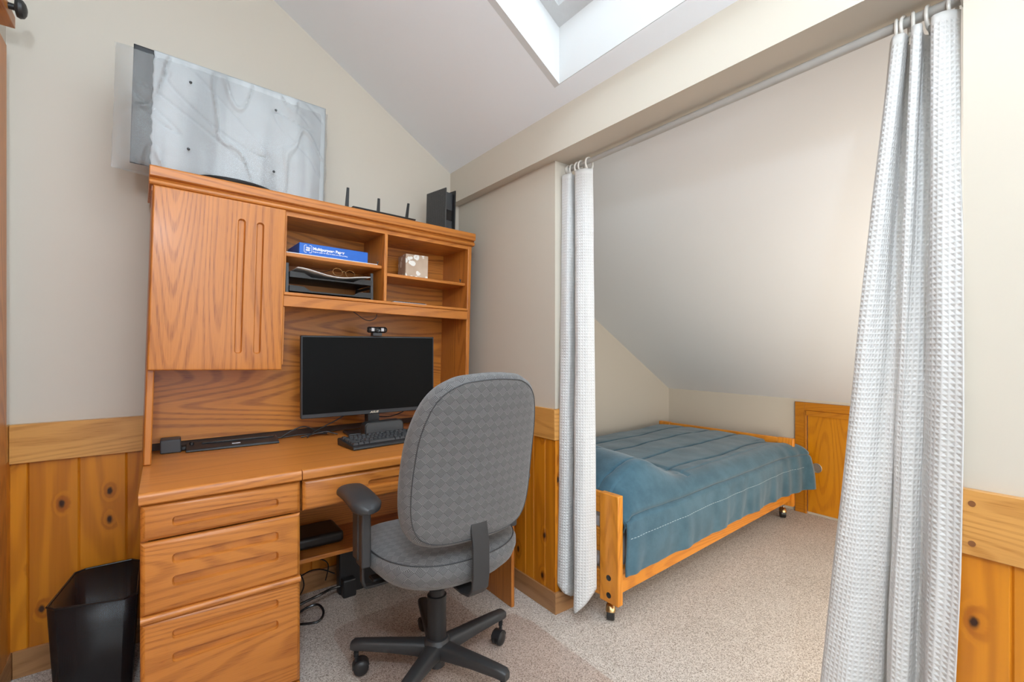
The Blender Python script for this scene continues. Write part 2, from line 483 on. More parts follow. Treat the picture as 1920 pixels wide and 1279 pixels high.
class MB:
    def __init__(s):
        s.bm = bmesh.new()
        s.uv = None

    def box(s, x0, x1, y0, y1, z0, z1, mtx=None):
        r = bmesh.ops.create_cube(s.bm, size=1.0)
        for v in r['verts']:
            v.co = Vector(((x0 + x1) / 2 + v.co.x * (x1 - x0), (y0 + y1) / 2 + v.co.y * (y1 - y0), (z0 + z1) / 2 + v.co.z * (z1 - z0)))
            if mtx: v.co = mtx @ v.co
        return s

    def loops(s, loops, close=True, cap0=True, cap1=True):
        vs = [[s.bm.verts.new(p) for p in l] for l in loops]
        n = len(vs[0])
        for a, b in zip(vs, vs[1:]):
            for i in range(n if close else n - 1):
                j = (i + 1) % n
                s.bm.faces.new((a[i], a[j], b[j], b[i]))
        if cap0: s.bm.faces.new(list(reversed(vs[0])))
        if cap1: s.bm.faces.new(vs[-1])
        return vs

    def prism(s, pts, axis, a, b):
        """pts 2-D polygon in the plane normal to axis, in cyclic order of the other axes"""
        def p3(p, t):
            if axis == 'x': return Vector((t, p[0], p[1]))
            if axis == 'y': return Vector((p[0], t, p[1]))
            return Vector((p[0], p[1], t))
        s.loops([[p3(p, a) for p in pts], [p3(p, b) for p in pts]])
        return s

    def tube(s, pts, r, n=10, closed=False, rx=None):
        pts = [Vector(p) for p in pts]
        m = len(pts)
        rings = []
        up = None
        for i, p in enumerate(pts):
            if closed: d = pts[(i + 1) % m] - pts[i - 1]
            else: d = pts[min(i + 1, m - 1)] - pts[max(i - 1, 0)]
            d.normalize()
            if up is None:
                up = Vector((0, 0, 1)) if abs(d.z) < 0.9 else Vector((1, 0, 0))
            u = (up - d * up.dot(d))
            if u.length < 1e-4: u = Vector((0, 1, 0)) - d * d.y
            u.normalize()
            up = u
            w = d.cross(u)
            rr = r[i] if hasattr(r, '__len__') else r
            rings.append([p + (u * math.cos(2 * PI * k / n) + w * math.sin(2 * PI * k / n)) * rr for k in range(n)])
        if closed:
            rings.append(rings[0])
            s.loops(rings, True, False, False)
            bmesh.ops.remove_doubles(s.bm, verts=s.bm.verts, dist=1e-6)
        else:
            s.loops(rings)
        return s

    def lathe(s, prof, c=(0, 0, 0), axis='z', n=32):
        c = Vector(c)
        ls = []
        for r, h in prof:
            l = []
            for k in range(n):
                a = 2 * PI * k / n
                x, y = r * math.cos(a), r * math.sin(a)
                if axis == 'z': q = (x, y, h)
                elif axis == 'x': q = (h, x, y)
                else: q = (y, h, x)
                l.append(c + Vector(q))
            ls.append(l)
        s.loops(ls)
        return s

    def cyl(s, p, q, r, n=20):
        return s.tube([p, q], r, n)

    def build(s, name, mat, parent=None, local=False, origin=None, bevel=0, seg=2, smooth=30, uvbox=False, sub=0):
        bmesh.ops.recalc_face_normals(s.bm, faces=s.bm.faces)
        me = bpy.data.meshes.new(name)
        if parent is not None and not local:
            s.bm.transform(wm(parent).inverted())
        if origin is not None:
            s.bm.transform(Matrix.Translation(-Vector(origin)))
        if uvbox:
            ul = s.bm.loops.layers.uv.verify()
            s.bm.normal_update()
            for f in s.bm.faces:
                n = f.normal
                k = max(range(3), key=lambda i: abs(n[i]))
                for l in f.loops:
                    c = l.vert.co
                    l[ul].uv = ((c.y, c.z), (c.x, c.z), (c.x, c.y))[k]
        s.bm.to_mesh(me)
        s.bm.free()
        o = bpy.data.objects.new(name, me)
        COL.objects.link(o)
        me.materials.append(mat)
        if parent is not None: o.parent = parent
        if origin is not None: o.location = origin
        if smooth:
            me.shade_smooth() if hasattr(me, 'shade_smooth') else None
            me.set_sharp_from_angle(angle=R(smooth))
        if bevel:
            b = o.modifiers.new('bevel', 'BEVEL')
            b.width = bevel
            b.segments = seg
            b.limit_method = 'ANGLE'
            b.angle_limit = R(35)
            b.harden_normals = False
        if sub:
            d = o.modifiers.new('subdivision', 'SUBSURF')
            d.levels = d.render_levels = sub
        return o


def grid(fn, nu, nv, closed_u=False):
    """fn(i/nu, j/nv) -> (co, uv)"""
    b = MB()
    ul = b.bm.loops.layers.uv.verify()
    vs = []
    for j in range(nv + 1):
        row = []
        for i in range(nu + 1):
            co, uv = fn(i / nu, j / nv)
            row.append((b.bm.verts.new(co), uv))
        vs.append(row)
    for j in range(nv):
        for i in range(nu):
            q = (vs[j][i], vs[j][i + 1], vs[j + 1][i + 1], vs[j + 1][i])
            f = b.bm.faces.new([x[0] for x in q])
            for l, x in zip(f.loops, q): l[ul].uv = x[1]
    return b


def solidify(o, t, off=0.0):
    m = o.modifiers.new('thickness', 'SOLIDIFY')
    m.thickness = t
    m.offset = off
    return o


def spline(pts, n=8):
    pts = [Vector(p) for p in pts]
    out = []
    P = [pts[0]] + pts + [pts[-1]]
    for i in range(1, len(P) - 2):
        a, b, c, d = P[i - 1:i + 3]
        for k in range(n):
            t = k / n
            out.append(0.5 * ((2 * b) + (c - a) * t + (2 * a - 5 * b + 4 * c - d) * t * t + (3 * b - a - 3 * c + d) * t ** 3))
    out.append(pts[-1])
    return out


def stadium(x0, x1, z0, z1, n=6, r=None):
    """rounded slot loop, counter-clockwise in x,z"""
    r = r or min(x1 - x0, z1 - z0) / 2 * 0.999
    pts = []
    for cx_, cz_, a0 in ((x1 - r, z1 - r, 0), (x0 + r, z1 - r, 90), (x0 + r, z0 + r, 180), (x1 - r, z0 + r, 270)):
        for k in range(n + 1):
            a = R(a0 + 90 * k / n)
            pts.append((cx_ + r * math.cos(a), cz_ + r * math.sin(a)))
    return pts


def routed_panel(x0, x1, z0, z1, yf, th, slots=(), edge=0.012, depth=0.012, rad=None):
    """wooden front in the xz plane facing -y, rounded-over edge, routed slots"""
    b = MB()
    bm = b.bm
    def rect(i): return [(x0 + i, z0 + i), (x1 - i, z0 + i), (x1 - i, z1 - i), (x0 + i, z1 - i)]
    prof = [(edge * (1 - math.sin(a)), yf + edge * (1 - math.cos(a))) for a in (0.0,)]
    prof = []
    if edge > .008:
        prof = [(edge, 0.0), (edge * .86, edge * .04), (edge * .12, edge * .72), (0.0, edge * .9)]
    else:
        for k in range(5):
            a = PI / 2 * k / 4
            prof.append((edge * (1 - math.sin(a)), edge * .75 * (1 - math.cos(a))))
    # profile from front (inset edge, y 0) to the side (inset 0, y edge)
    loops_ = [[bm.verts.new((p[0], yf + dy, p[1])) for p in rect(i)] for i, dy in prof]
    back = [bm.verts.new((p[0], yf + th, p[1])) for p in rect(0)]
    loops_.append(back)
    for a, c in zip(loops_, loops_[1:]):
        for i in range(4):
            j = (i + 1) % 4
            bm.faces.new((a[i], a[j], c[j], c[i]))
    bm.faces.new(back)
    edges = [bm.edges.get((loops_[0][i], loops_[0][(i + 1) % 4])) for i in range(4)]
    for sx0, sx1, sz0, sz1 in slots:
        st = stadium(sx0, sx1, sz0, sz1, 6, rad)
        l0 = [bm.verts.new((p[0], yf, p[1])) for p in st]
        st1 = stadium(sx0 + 0.003, sx1 - 0.003, sz0 + 0.003, sz1 - 0.003, 6, (rad - 0.003) if rad else None)
        l1 = [bm.verts.new((p[0], yf + depth * 0.8, p[1])) for p in st1]
        st2 = stadium(sx0 + 0.0045, sx1 - 0.0045, sz0 + 0.0045, sz1 - 0.0045, 6, (rad - 0.0045) if rad else None)
        l2 = [bm.verts.new((p[0], yf + depth, p[1])) for p in st2]
        n = len(l0)
        for a, c in ((l0, l1), (l1, l2)):
            for i in range(n):
                j = (i + 1) % n
                bm.faces.new((a[i], a[j], c[j], c[i]))
        bm.faces.new(l2)
        edges += [bm.edges.get((l0[i], l0[(i + 1) % n])) for i in range(n)]
    bmesh.ops.triangle_fill(bm, use_beauty=True, use_dissolve=True, edges=edges)
    return b


def text(name, body, size, mat, parent, mtx, extrude=0.0002, shear=0.0, bold=0.0, local=True, align='LEFT'):
    cu = bpy.data.curves.new(name, 'FONT')
    cu.body = body
    cu.size = size
    cu.extrude = extrude
    cu.shear = shear
    cu.offset = bold
    cu.align_x = align
    t = bpy.data.objects.new(name + '_tmp', cu)
    COL.objects.link(t)
    dg = bpy.context.evaluated_depsgraph_get()
    me = bpy.data.meshes.new_from_object(t.evaluated_get(dg))
    bpy.data.objects.remove(t)
    me.transform(mtx)
    if not local: me.transform(wm(parent).inverted())
    o = bpy.data.objects.new(name, me)
    COL.objects.link(o)
    me.materials.clear()
    me.materials.append(mat)
    o.parent = parent
    return o


def struct(name, b, mat, origin=(0, 0, 0), **kw):
    return tag(b.build(name, mat, origin=origin, **kw), kind='structure')


# ------------------------------------------------------------------ the room
XL, YB, YR, XS, XB = -0.45, 2.41, -2.4, 1.40, 1.344   # left wall, back wall, rear wall, partition, beam face
KM = 0.646
def zm(x): return 2.190 + KM * (XB - x)           # main slope
def za(x): return 0.804 + 0.62 * (3.66 - x)       # alcove slope

struct('floor', MB().box(XL - .15, 3.85, YR - .15, 2.75, -.10, 0), M['carpet'], smooth=0)
b = MB()
b.prism([(XL - .15, 0), (XS + .0, 0), (XS + .0, zm(XS) + .02), (XL - .15, zm(XL - .15) + .02)], 'y', YB, YB + .14)
struct('wall_back', b, M['wall'], smooth=0)
b = MB()
b.prism([(XS + .12, 0), (3.85, 0), (3.85, za(3.85) + .02), (XS + .12, za(XS + .12) + .02)], 'y', 2.547, 2.69)
struct('wall_alcove_left', b, M['wall'], smooth=0)
struct('wall_left', MB().box(XL - .15, XL, YR, YB, 0, zm(XL)), M['wall'], smooth=0)
b = MB()
b.prism([(XL - .15, 0), (3.85, 0), (3.85, .8), (1.3, 2.25), (XL - .15, zm(XL - .15))], 'y', YR - .14, YR)
struct('wall_rear', b, M['wall'], smooth=0)
struct('wall_partition', MB().box(XS, XS + .12, 1.56, 2.69, 0, 2.01), M['wall'], smooth=0)
struct('wall_right', MB().box(XS, XS + .12, YR, .232, 0, 2.01), M['wall'], smooth=0)
b = MB()
b.prism([(XB, 2.008), (XS + .118, 2.008), (XS + .118, za(XS + .118) + .01), (XB + .05, 2.22), (XB, 2.205)], 'y', YR, YB)
struct('trim_1', b, M['wall'], smooth=0)
struct('wall_knee', MB().box(3.66, 3.80, YR, 2.69, 0, .83), M['wall'], smooth=0)

# main sloping ceiling with the skylight opening
SX0, SX1, SY0, SY1 = 0.15, 1.277, 0.10, 1.398
b = MB()
for xa, xb, ya, yb in ((XL - .15, SX0, YR, YB), (SX1, XB + .05, YR, YB), (SX0, SX1, YR, SY0), (SX0, SX1, SY1, YB)):
    b.loops([[Vector((xa, ya, zm(xa))), Vector((xb, ya, zm(xb))), Vector((xb, yb, zm(xb))), Vector((xa, yb, zm(xa)))],
             [Vector((xa, ya, zm(xa) + .05)), Vector((xb, ya, zm(xb) + .05)), Vector((xb, yb, zm(xb) + .05)), Vector((xa, yb, zm(xa) + .05))]])
struct('ceiling', b, M['ceil'], smooth=0)
b = MB()
b.loops([[Vector((XS - .01, YR, za(XS - .01))), Vector((3.85, YR, za(3.85))), Vector((3.85, 2.69, za(3.85))), Vector((XS - .01, 2.69, za(XS - .01)))],
         [Vector((XS - .01, YR, za(XS - .01) + .06)), Vector((3.85, YR, za(3.85) + .06)), Vector((3.85, 2.69, za(3.85) + .06)), Vector((XS - .01, 2.69, za(XS - .01) + .06))]])
struct('ceiling_alcove', b, M['ceil'], smooth=0)
# skylight well: plumb walls up to the window frame
b = MB()
H = 0.30
t = .03
def wallq(p, q, nx, ny):
    lo = [Vector((p[0] - nx * .003, p[1] - ny * .003, zm(p[0] - nx * .003) - .0005)), Vector((q[0] - nx * .003, q[1] - ny * .003, zm(q[0] - nx * .003) - .0005))]
    hi = [v + Vector((0, 0, H + .12)) for v in lo]
    off = Vector((nx * t, ny * t, 0))
    b.loops([[lo[0], lo[1], hi[1], hi[0]], [lo[0] + off, lo[1] + off, hi[1] + off, hi[0] + off]])
wallq((SX0, SY0), (SX1, SY0), 0, -1)
wallq((SX0, SY1), (SX1, SY1), 0, 1)
wallq((SX0, SY0), (SX0, SY1), -1, 0)
wallq((SX1, SY0), (SX1, SY1), 1, 0)
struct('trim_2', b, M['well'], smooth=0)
# skylight window: frame, sash and pane
wf = tag(bpy.data.objects.new('window_1', None), kind='structure')
COL.objects.link(wf)
wf.location = (SX0, SY0, zm(SX0) + .22)
def slab_ring(x0, x1, y0, y1, w, h0, h1):
    b = MB()
    for xa, xb, ya, yb in ((x0, x1, y0, y0 + w), (x0, x1, y1 - w, y1), (x0, x0 + w, y0 + w, y1 - w), (x1 - w, x1, y0 + w, y1 - w)):
        b.loops([[Vector((xa, ya, zm(xa) + h0)), Vector((xb, ya, zm(xb) + h0)), Vector((xb, yb, zm(xb) + h0)), Vector((xa, yb, zm(xa) + h0))],
                 [Vector((xa, ya, zm(xa) + h1)), Vector((xb, ya, zm(xb) + h1)), Vector((xb, yb, zm(xb) + h1)), Vector((xa, yb, zm(xa) + h1))]])
    return b
M['frame'] = plain('white_window_lacquer', (0.5, 0.5, 0.5), 0.5)
slab_ring(SX0 + .001, SX1 - .001, SY0 + .001, SY1 - .001, .055, .225, .30).build('window_frame', M['frame'], wf, smooth=0)
slab_ring(SX0 + .05, SX1 - .05, SY0 + .05, SY1 - .05, .045, .265, .33).build('window_sash', M['frame'], wf, smooth=0)
m, nt, bs = newmat('clear_glass')
nt.nodes.remove(bs)
tr = nd(nt, 'ShaderNodeBsdfTransparent', Color=(0.95, 0.97, 0.97))
gl = nd(nt, 'ShaderNodeBsdfGlossy', Roughness=0.02)
mx = nd(nt, 'ShaderNodeMixShader', Fac=0.06)
nt.links.new(tr.outputs[0], mx.inputs[1])
nt.links.new(gl.outputs[0], mx.inputs[2])
nt.links.new(mx.outputs[0], nt.nodes['Material Output'].inputs[0])
b = MB()
xa, xb, ya, yb = SX0 + .09, SX1 - .09, SY0 + .09, SY1 - .09
b.loops([[Vector((xa, ya, zm(xa) + .31)), Vector((xb, ya, zm(xb) + .31)), Vector((xb, yb, zm(xb) + .31)), Vector((xa, yb, zm(xa) + .31))],
         [Vector((xa, ya, zm(xa) + .316)), Vector((xb, ya, zm(xb) + .316)), Vector((xb, yb, zm(xb) + .316)), Vector((xa, yb, zm(xa) + .316))]])
b.build('window_pane', m, wf, smooth=0)


# ------------------------------------------------------------------ paneling, rails, baseboards
def planks(axis, a, b_, face, th, z0, z1, seams, sgn):
    """tongue-and-groove boards: profile with v-grooves extruded along z; face is the visible coordinate"""
    pts = [(a, face + sgn * th), (a, face)]
    for s_ in seams:
        pts += [(s_ - .004, face), (s_, face + sgn * .004), (s_ + .004, face)]
    pts += [(b_, face), (b_, face + sgn * th)]
    m = MB()
    if axis == 'x': lo = [Vector((p[0], p[1], z0)) for p in pts]; hi = [Vector((p[0], p[1], z1)) for p in pts]
    else: lo = [Vector((p[1], p[0], z0)) for p in pts]; hi = [Vector((p[1], p[0], z1)) for p in pts]
    m.loops([lo, hi])
    return m


RT, RB = 0.902, 0.764
struct('trim_3', planks('x', XL, XS, 2.393, .016, .09, RB + .01, [-.392, -.256, -.118, .02, .158, .296, .434, .572, .71, .848, .986, 1.124, 1.262], 1), M['pinex'], smooth=0)
# chair rail on the back wall: two lengths, the left face of the return is its own board
b = MB().box(-.437, XS, 2.377, YB, RB, RT)
struct('trim_4', b, M['railx'], bevel=.002)
struct('trim_5', MB().box(XL, -.438, 2.12, YB, RB, RT), M['raily'], bevel=.002)
struct('trim_6', planks('y', 2.12, 2.393, -.436, .014, .09, RB + .01, [2.25], -1), M['piney'], smooth=0)
struct('baseboard_back', MB().box(-.43, XS, 2.383, YB, 0, .095), M['bbx'], bevel=.002)
struct('baseboard_left', MB().box(XL, -.431, YR, YB, 0, .095), M['bby'], bevel=.002)
# partition stub
sy = [1.6155, 1.697, 1.757, 1.84, 1.90, 2.02, 2.16, 2.30]
struct('trim_7', planks('y', 1.548, 2.393, 1.3895, .0105, .09, RB, sy, 1), M['piney'], smooth=0)
b = MB()
b.box(1.3905, XS + .12, 1.5475, 1.5595, .09, RB - .001)
struct('trim_8', b, M['pinex'], smooth=0)
b = MB().box(1.383, XS - .0005, 1.545, 2.376, RB + .001, RT)
struct('trim_9', b, M['raily'], bevel=.0015)
struct('trim_10', MB().box(1.3835, XS + .12, 1.5445, 1.5595, RB + .001, RT), M['railx'], bevel=.0015)
struct('baseboard_partition', MB().box(1.380, 1.389, 1.545, 2.382, 0, .093), M['bby'], bevel=.0015)
struct('baseboard_partition_end', MB().box(1.380, XS + .125, 1.535, 1.548, 0, .093), M['bbx'], bevel=.0015)
# right wall
sr = [-.402, -.262, -.122, .018, .158]
struct('trim_11', planks('y', YR, .263, 1.3895, .0105, .09, RB - .03, sr, 1), M['piney'], smooth=0)
struct('trim_12', MB().box(1.3905, XS + .12, .2325, .2635, .09, RB - .031), M['pinex'], smooth=0)
b = MB().box(1.379, XS - .0005, YR, .238, RB - .029, RT - .028)
struct('trim_13', b, M['raily'], bevel=.0015)
for z_ in (.846, .761):
    o = struct('trim_14' if z_ > .8 else 'trim_15', MB().lathe([(.0062, .0003), (.0062, -.0012)], (1.379, .215, z_), 'x', 20), plain('walnut_plug', (0.23, 0.09, 0.03), 0.4))
struct('baseboard_right', MB().box(1.374, 1.389, YR, .268, 0, .093), M['bby'], bevel=.0015)

# sliding door casing at the far left, and the peg board above it
struct('trim_16', MB().box(XL, -.432, .9, 2.325, 0, 2.215), M['oakz'], bevel=.002)
t = thing('peg_rail', (-.42, 1.9, 2.27), 'short oak board with a round black knob, high at the left edge', 'peg rail')
MB().box(-.4495, -.405, 1.0, 2.29, 2.262, 2.302).build('board', M['oaky'], t, bevel=.002)
MB().lathe([(.010, 0), (.010, .014), (.027, .018), (.030, .026), (.027, .035), (.018, .041), (.006, .044)], (-.405, 2.20, 2.290), 'x').build('knob', M['black'], t)

# small sliding door in the knee wall
b = MB()
b.box(3.643, 3.66, 1.425, 1.487, 0, .785)
b.box(3.643, 3.66, .56, 1.425, .73, .785)
b.box(3.643, 3.66, .50, .56, 0, .785)
struct('trim_17', b, M['doory'], bevel=.0015)
b = MB().box(3.632, 3.66, .56, 1.412, .695, .7295)
b.box(3.640, 3.66, 1.4125, 1.4245, 0, .7295)
struct('trim_18', b, M['doory'], bevel=.0015)
d = tag(MB().box(3.648, 3.6595, .58, 1.405, .018, .694).build('door_1', M['doorz'], origin=(0, 0, 0), bevel=.001), kind='structure')
b = MB().lathe([(.032, 0), (.0335, -.003), (.031, -.0045), (.027, -.001), (.012, -.0004)], (3.648, 1.349, .334), 'x')
b.build('door_pull', plain('dull_bronze', (.42, .38, .33), .5, .7), d, local=True)

# ------------------------------------------------------------------ desk
DX0, DX1, DY0, DY1 = -.057, 1.279, 1.677, 2.372
SEAM = .373
desk = thing('desk', ((DX0 + DX1) / 2, 2.02, 0), 'honey oak desk with a stack of three drawers, standing against the back wall', 'desk')
def oak(ax): return M['oak' + ax]
MB().box(DX0, DX1, DY0 + .0145, DY1, .731, .765).build('desktop', M['oaktop'], desk)
def nosing(x0, x1):
    b = MB()
    r = .014
    prof = [(DY0 + .0145, .731), (DY0 + .004, .731), (DY0, .735)]
    for k in range(7):
        a = PI / 2 * k / 6
        prof.append((DY0 + r * (1 - math.cos(a)), .765 - r + r * math.sin(a)))
    prof.append((DY0 + .0145, .765))
    b.prism(prof, 'x', x0, x1)
    return b.build('desktop_edge', oak('x'), desk)
nosing(DX0, SEAM - .0015)
nosing(SEAM + .0015, DX1)
FY = DY0 + .008          # drawer front plane
MB().box(DX0 + .003, DX0 + .021, DY0 + .028, DY1, .0, .731).build('side_panel', oak('z'), desk, bevel=.002)
MB().box(SEAM - .026, SEAM - .008, DY0 + .028, DY1, .0, .731).build('side_panel', oak('z'), desk, bevel=.002)
MB().box(DX1 - .020, DX1 - .002, DY0 + .020, DY1, .0, .731).build('side_panel', oak('z'), desk, bevel=.003)
MB().box(DX0 + .021, DX1 - .02, DY1 - .06, DY1 - .045, .30, .731).build('back_panel', oak('x'), desk)
MB().box(DX0 + .021, SEAM - .026, DY0 + .05, DY1 - .06, .02, .72).build('drawer_carcass', M['void'], desk)
MB().box(SEAM - .008, DX1 - .02, 2.02, DY1 - .06, .302, .320).build('lower_shelf', oak('x'), desk, bevel=.002)
xa, xb = DX0 + .004, SEAM - .004
gx0, gx1 = .020, .302
routed_panel(xa, xb, .624, .727, FY, .022, [(gx0, gx1, .655, .684)], rad=.011).build('drawer', oak('x'), desk)
routed_panel(xa, xb, .409, .619, FY, .022, [(gx0, gx1, .545, .576), (gx0, gx1, .480, .511)], rad=.011).build('drawer', oak('x'), desk)
routed_panel(xa, xb, .058, .391, FY, .022, [(gx0, gx1, .325, .355), (gx0, gx1, .257, .287)], rad=.011).build('drawer', oak('x'), desk)
b = MB()
prof = [(DY0 + .03, .389)] + [(FY - .006 + .012 * (1 - math.cos(a)) - .0, .400 + .011 * math.sin(a)) for a in [R(x) for x in range(-90, 91, 20)]] + [(DY0 + .03, .411)]
b.prism(prof, 'x', xa, xb)
b.build('drawer_bead', oak('x'), desk)
MB().box(xa, xb, FY + .004, FY + .024, .0, .055).build('plinth', oak('x'), desk, bevel=.003)
routed_panel(SEAM + .004, DX1 - .024, .624, .727, FY, .022, [(.60, 1.08, .663, .692)], rad=.011).build('pencil_drawer', oak('x'), desk)
MB().box(SEAM - .006, DX1 - .022, DY0 + .06, 2.25, .635, .722).build('pencil_drawer_box', oak('x'), desk)

# ------------------------------------------------------------------ hutch
hutch = thing('desk_hutch', (-.063, 2.052, .771), 'tall honey oak hutch standing on the desk, with one door and open shelves', 'hutch', (0, .027, .036))
HW, HD = 1.350, .279
def hb(name, x0, x1, y0, y1, z0, z1, ax, bev=.002, mat=None):
    return MB().box(x0, x1, y0, y1, z0, z1).build(name, mat or oak(ax), hutch, local=True, bevel=bev)
def hb2(name, b, ax, bev=.0):
    return b.build(name, oak(ax), hutch, local=True, bevel=bev)
# side panels: foot cut to stand on the level desktop
b = MB().prism([(.006, -.004), (.029, -.0045), (.029, .975), (.006, .975)], 'y', .008, HD)
hb2('side_panel', b, 'z', .004)
b = MB().prism([(HW - .028, .032), (HW - .006, .032), (HW - .006, .975), (HW - .028, .975)], 'y', .008, HD)
hb2('side_panel', b, 'z', .004)
MB().prism([(.03, .028), (HW - .028, .062), (HW - .028, .975), (.03, .975)], 'y', HD - .015, HD - .003).build('back_panel', M['oakdark'], hutch, local=True)
MB().prism([(.03, -.003), (HW - .028, .033), (HW - .028, .07), (.03, .036)], 'y', HD - .003, HD - .0005).build('gap_shade_strip', M['gapshade'], hutch, local=True)  # added strip, its dark colour imitates the shaded gap above the desktop
hb('hutch_top', .004, HW - .004, .012, HD, .956, .975, 'x', 0)
# crown: two stepped rounded mouldings
b = MB()
prof = [(HD, .974), (.004, .974), (-.003, .977), (-.006, .984), (-.003, .992), (.003, .996), (.003, 1.0), (-.010, 1.002), (-.012, 1.005), (-.012, 1.034), (-.008, 1.040), (0, 1.042), (HD, 1.042)]
b.prism(prof, 'x', -.004, HW + .004)
hb2('crown', b, 'x', .002)
# door
o = routed_panel(.008, .434, .327, .972, -.012, .020, [(.266, .292, .390, .905), (.330, .356, .390, .903)], edge=.006, depth=.010, rad=.0115).build('door', M['oakz'], hutch, local=True)
hb('cabinet_bottom', .03, .434, .012, HD - .015, .331, .349, 'x')
hb('partition', .428, .444, .012, HD - .015, .349, .957, 'z')
hb('divider', .861, .877, .006, HD - .015, .643, .957, 'z', .003)
b = MB().box(.444, HW - .028, .004, HD - .015, .630, .643)
b.box(.436, HW - .026, .000, .018, .6305, .6435)
hb2('long_shelf', b, 'x', .003)
hb('shelf_apron', .436, HW - .027, .004, .022, .585, .6295, 'x', .002)
hb('shelf', .445, .860, .028, HD - .015, .794, .810, 'x', .003)
hb('shelf', .878, HW - .029, .028, HD - .015, .764, .779, 'x', .003)
def clip(x, z):
    b = MB()
    b.tube([(x, .045, z), (x, .045, z + .013)], .0022, 8)
    b.tube([(x, .045, z + .010), (x - .005, .045, z + .020)], .002, 8)
    b.tube([(x, .045, z + .010), (x + .005, .045, z + .020)], .002, 8)
    b.build('shelf_clip', M['black'], hutch, local=True)
clip(.845, .8105)
clip(1.300, .7795)
# cable hanging below the apron
b = MB().tube(spline([(.74, .05, .586), (.76, .05, .574), (.79, .05, .556), (.82, .05, .552), (.845, .05, .566), (.85, .05, .584)]), .0018, 8)
b.build('shelf_cable', M['black'], hutch, local=True)
HM = wm(hutch)
def H(x, y, z): return HM @ Vector((x, y, z))
def hthing(name, x, y, z, label, cat, rz=0, group=None):
    o = thing(name, H(x, y, z), label, cat, (0, .027, .036 + rz), group)
    return o

# paper sheets and ream on the upper left shelf
o = MB().box(-.20, .20, -.11, .11, 0, .0035).build('paper_stack', M['paper'], None, origin=(0, 0, 0), bevel=.001)
o.location = H(.640, .145, .8108); o.rotation_euler = (0, .027, .036)
tag(o, 'loose sheets of white paper under the blue ream on the hutch shelf', 'paper')
MB().box(-.17, .195, -.075, .10, .0036, .0065).build('sheet', M['paper'], o, local=True)
ream = hthing('paper_ream', .655, .138, .8178, 'blue wrapped ream of printer paper lying on the upper left shelf', 'paper ream')
MB().box(-.150, .150, -.075, .12, 0, .050).build('wrapper', M['bluebox'], ream, local=True, bevel=.003)
TM = lambda x, z, y: Matrix.Translation((x, y, z)) @ Matrix.Rotation(R(90), 4, 'X')
text('lettering', 'Multipurpose Paper', .0170, M['whitetext'], ream, TM(-.094, .0245, -.0753), bold=.0006)
text('lettering', 'Brighter paper for black & white and color printing', .0072, M['whitetext'], ream, TM(-.094, .0145, -.0753), bold=.0001)
text('lettering', 'TRU\nRED', .0095, M['whitetext'], ream, TM(-.1235, .0265, -.0753), bold=.0005).data.transform(Matrix.Identity(4))
b = MB()
bx, bz, hh = -.1145, .0255, .0155
for sx in (-1, 1):
    pts = [(bx + sx * .005, -.0755, bz + hh), (bx + sx * (hh - .003), -.0755, bz + hh), (bx + sx * hh, -.0755, bz + hh - .003), (bx + sx * hh, -.0755, bz - hh + .003), (bx + sx * (hh - .003), -.0755, bz - hh), (bx + sx * .005, -.0755, bz - hh)]
    b.tube(pts, .0011, 6)
b.build('logo_bracket', M['whitetext'], ream, local=True)

# two-tier letter tray with papers and glasses
tray = hthing('letter_tray', .640, .138, .6438, 'black two-tier letter tray under the shelf with the ream', 'letter tray')
def tray_level(z):
    b = MB()
    b.box(-.175, .175, -.10, .12, z, z + .003)
    b.box(-.175, -.172, -.10, .12, z, z + .022)
    b.box(.172, .175, -.10, .12, z, z + .022)
    b.box(-.175, .175, .117, .12, z, z + .03)
    # lip with a dip in the middle
    pr = [(-.175, z), (.175, z), (.175, z + .024), (.12, z + .022), (.09, z + .006), (-.09, z + .006), (-.12, z + .022), (-.175, z + .024)]
    b.prism(pr, 'y', -.103, -.099)
    return b
tray_level(.010).build('tray_shelf', M['black'], tray, local=True, smooth=0)
tray_level(.068).build('tray_shelf', M['black'], tray, local=True, smooth=0)
for s_ in (-1, 1):
    b = MB().prism([(-.095, 0), (-.075, 0), (-.078, .128), (-.085, .128)], 'x', s_ * .182 - .006, s_ * .182 + .006)
    b.prism([(.08, 0), (.11, 0), (.10, .12), (.09, .12)], 'x', s_ * .182 - .006, s_ * .182 + .006)
    b.box(s_ * .182 - .006, s_ * .182 + .006, -.078, .09, .055, .066)
    b.build('upright', M['dgrey'], tray, local=True, bevel=.001)
def sheetfn(u, v):
    x = -.150 + .31 * u
    y = -.125 + .235 * v
    return Vector((x, y, .098 + .010 * math.cos(u * 6.0) * (1 - .5 * v) - .005 * u)), (x, y)
o = grid(sheetfn, 24, 8).build('paper_sheet', M['paper'], None, origin=(0, 0, 0))
solidify(o, .0025)
o.location = tray.location; o.rotation_euler = tray.rotation_euler
tag(o, 'curled white papers lying in the upper level of the black tray', 'paper')
gls = hthing('eyeglasses', .690, .125, .743, 'thin framed eyeglasses resting on the papers in the tray', 'glasses', .3)
b = MB()
for s_ in (-1, 1):
    b.tube([(s_ * .033 + .025 * math.cos(a), -.045, .018 + .017 * math.sin(a)) for a in [2 * PI * k / 20 for k in range(20)]], .0011, 6, closed=True)
b.tube(spline([(-.008, -.045, .022), (0, -.046, .026), (.008, -.045, .022)]), .0012, 6)
b.build('frame', M['brass'], gls, local=True)
MB().tube([(-.058, -.045, .024), (-.060, .05, .020)], .0015, 6).build('temple', M['black'], gls, local=True)
MB().tube([(.058, -.045, .024), (.070, .01, .042)], .0015, 6).build('temple', M['black'], gls, local=True)

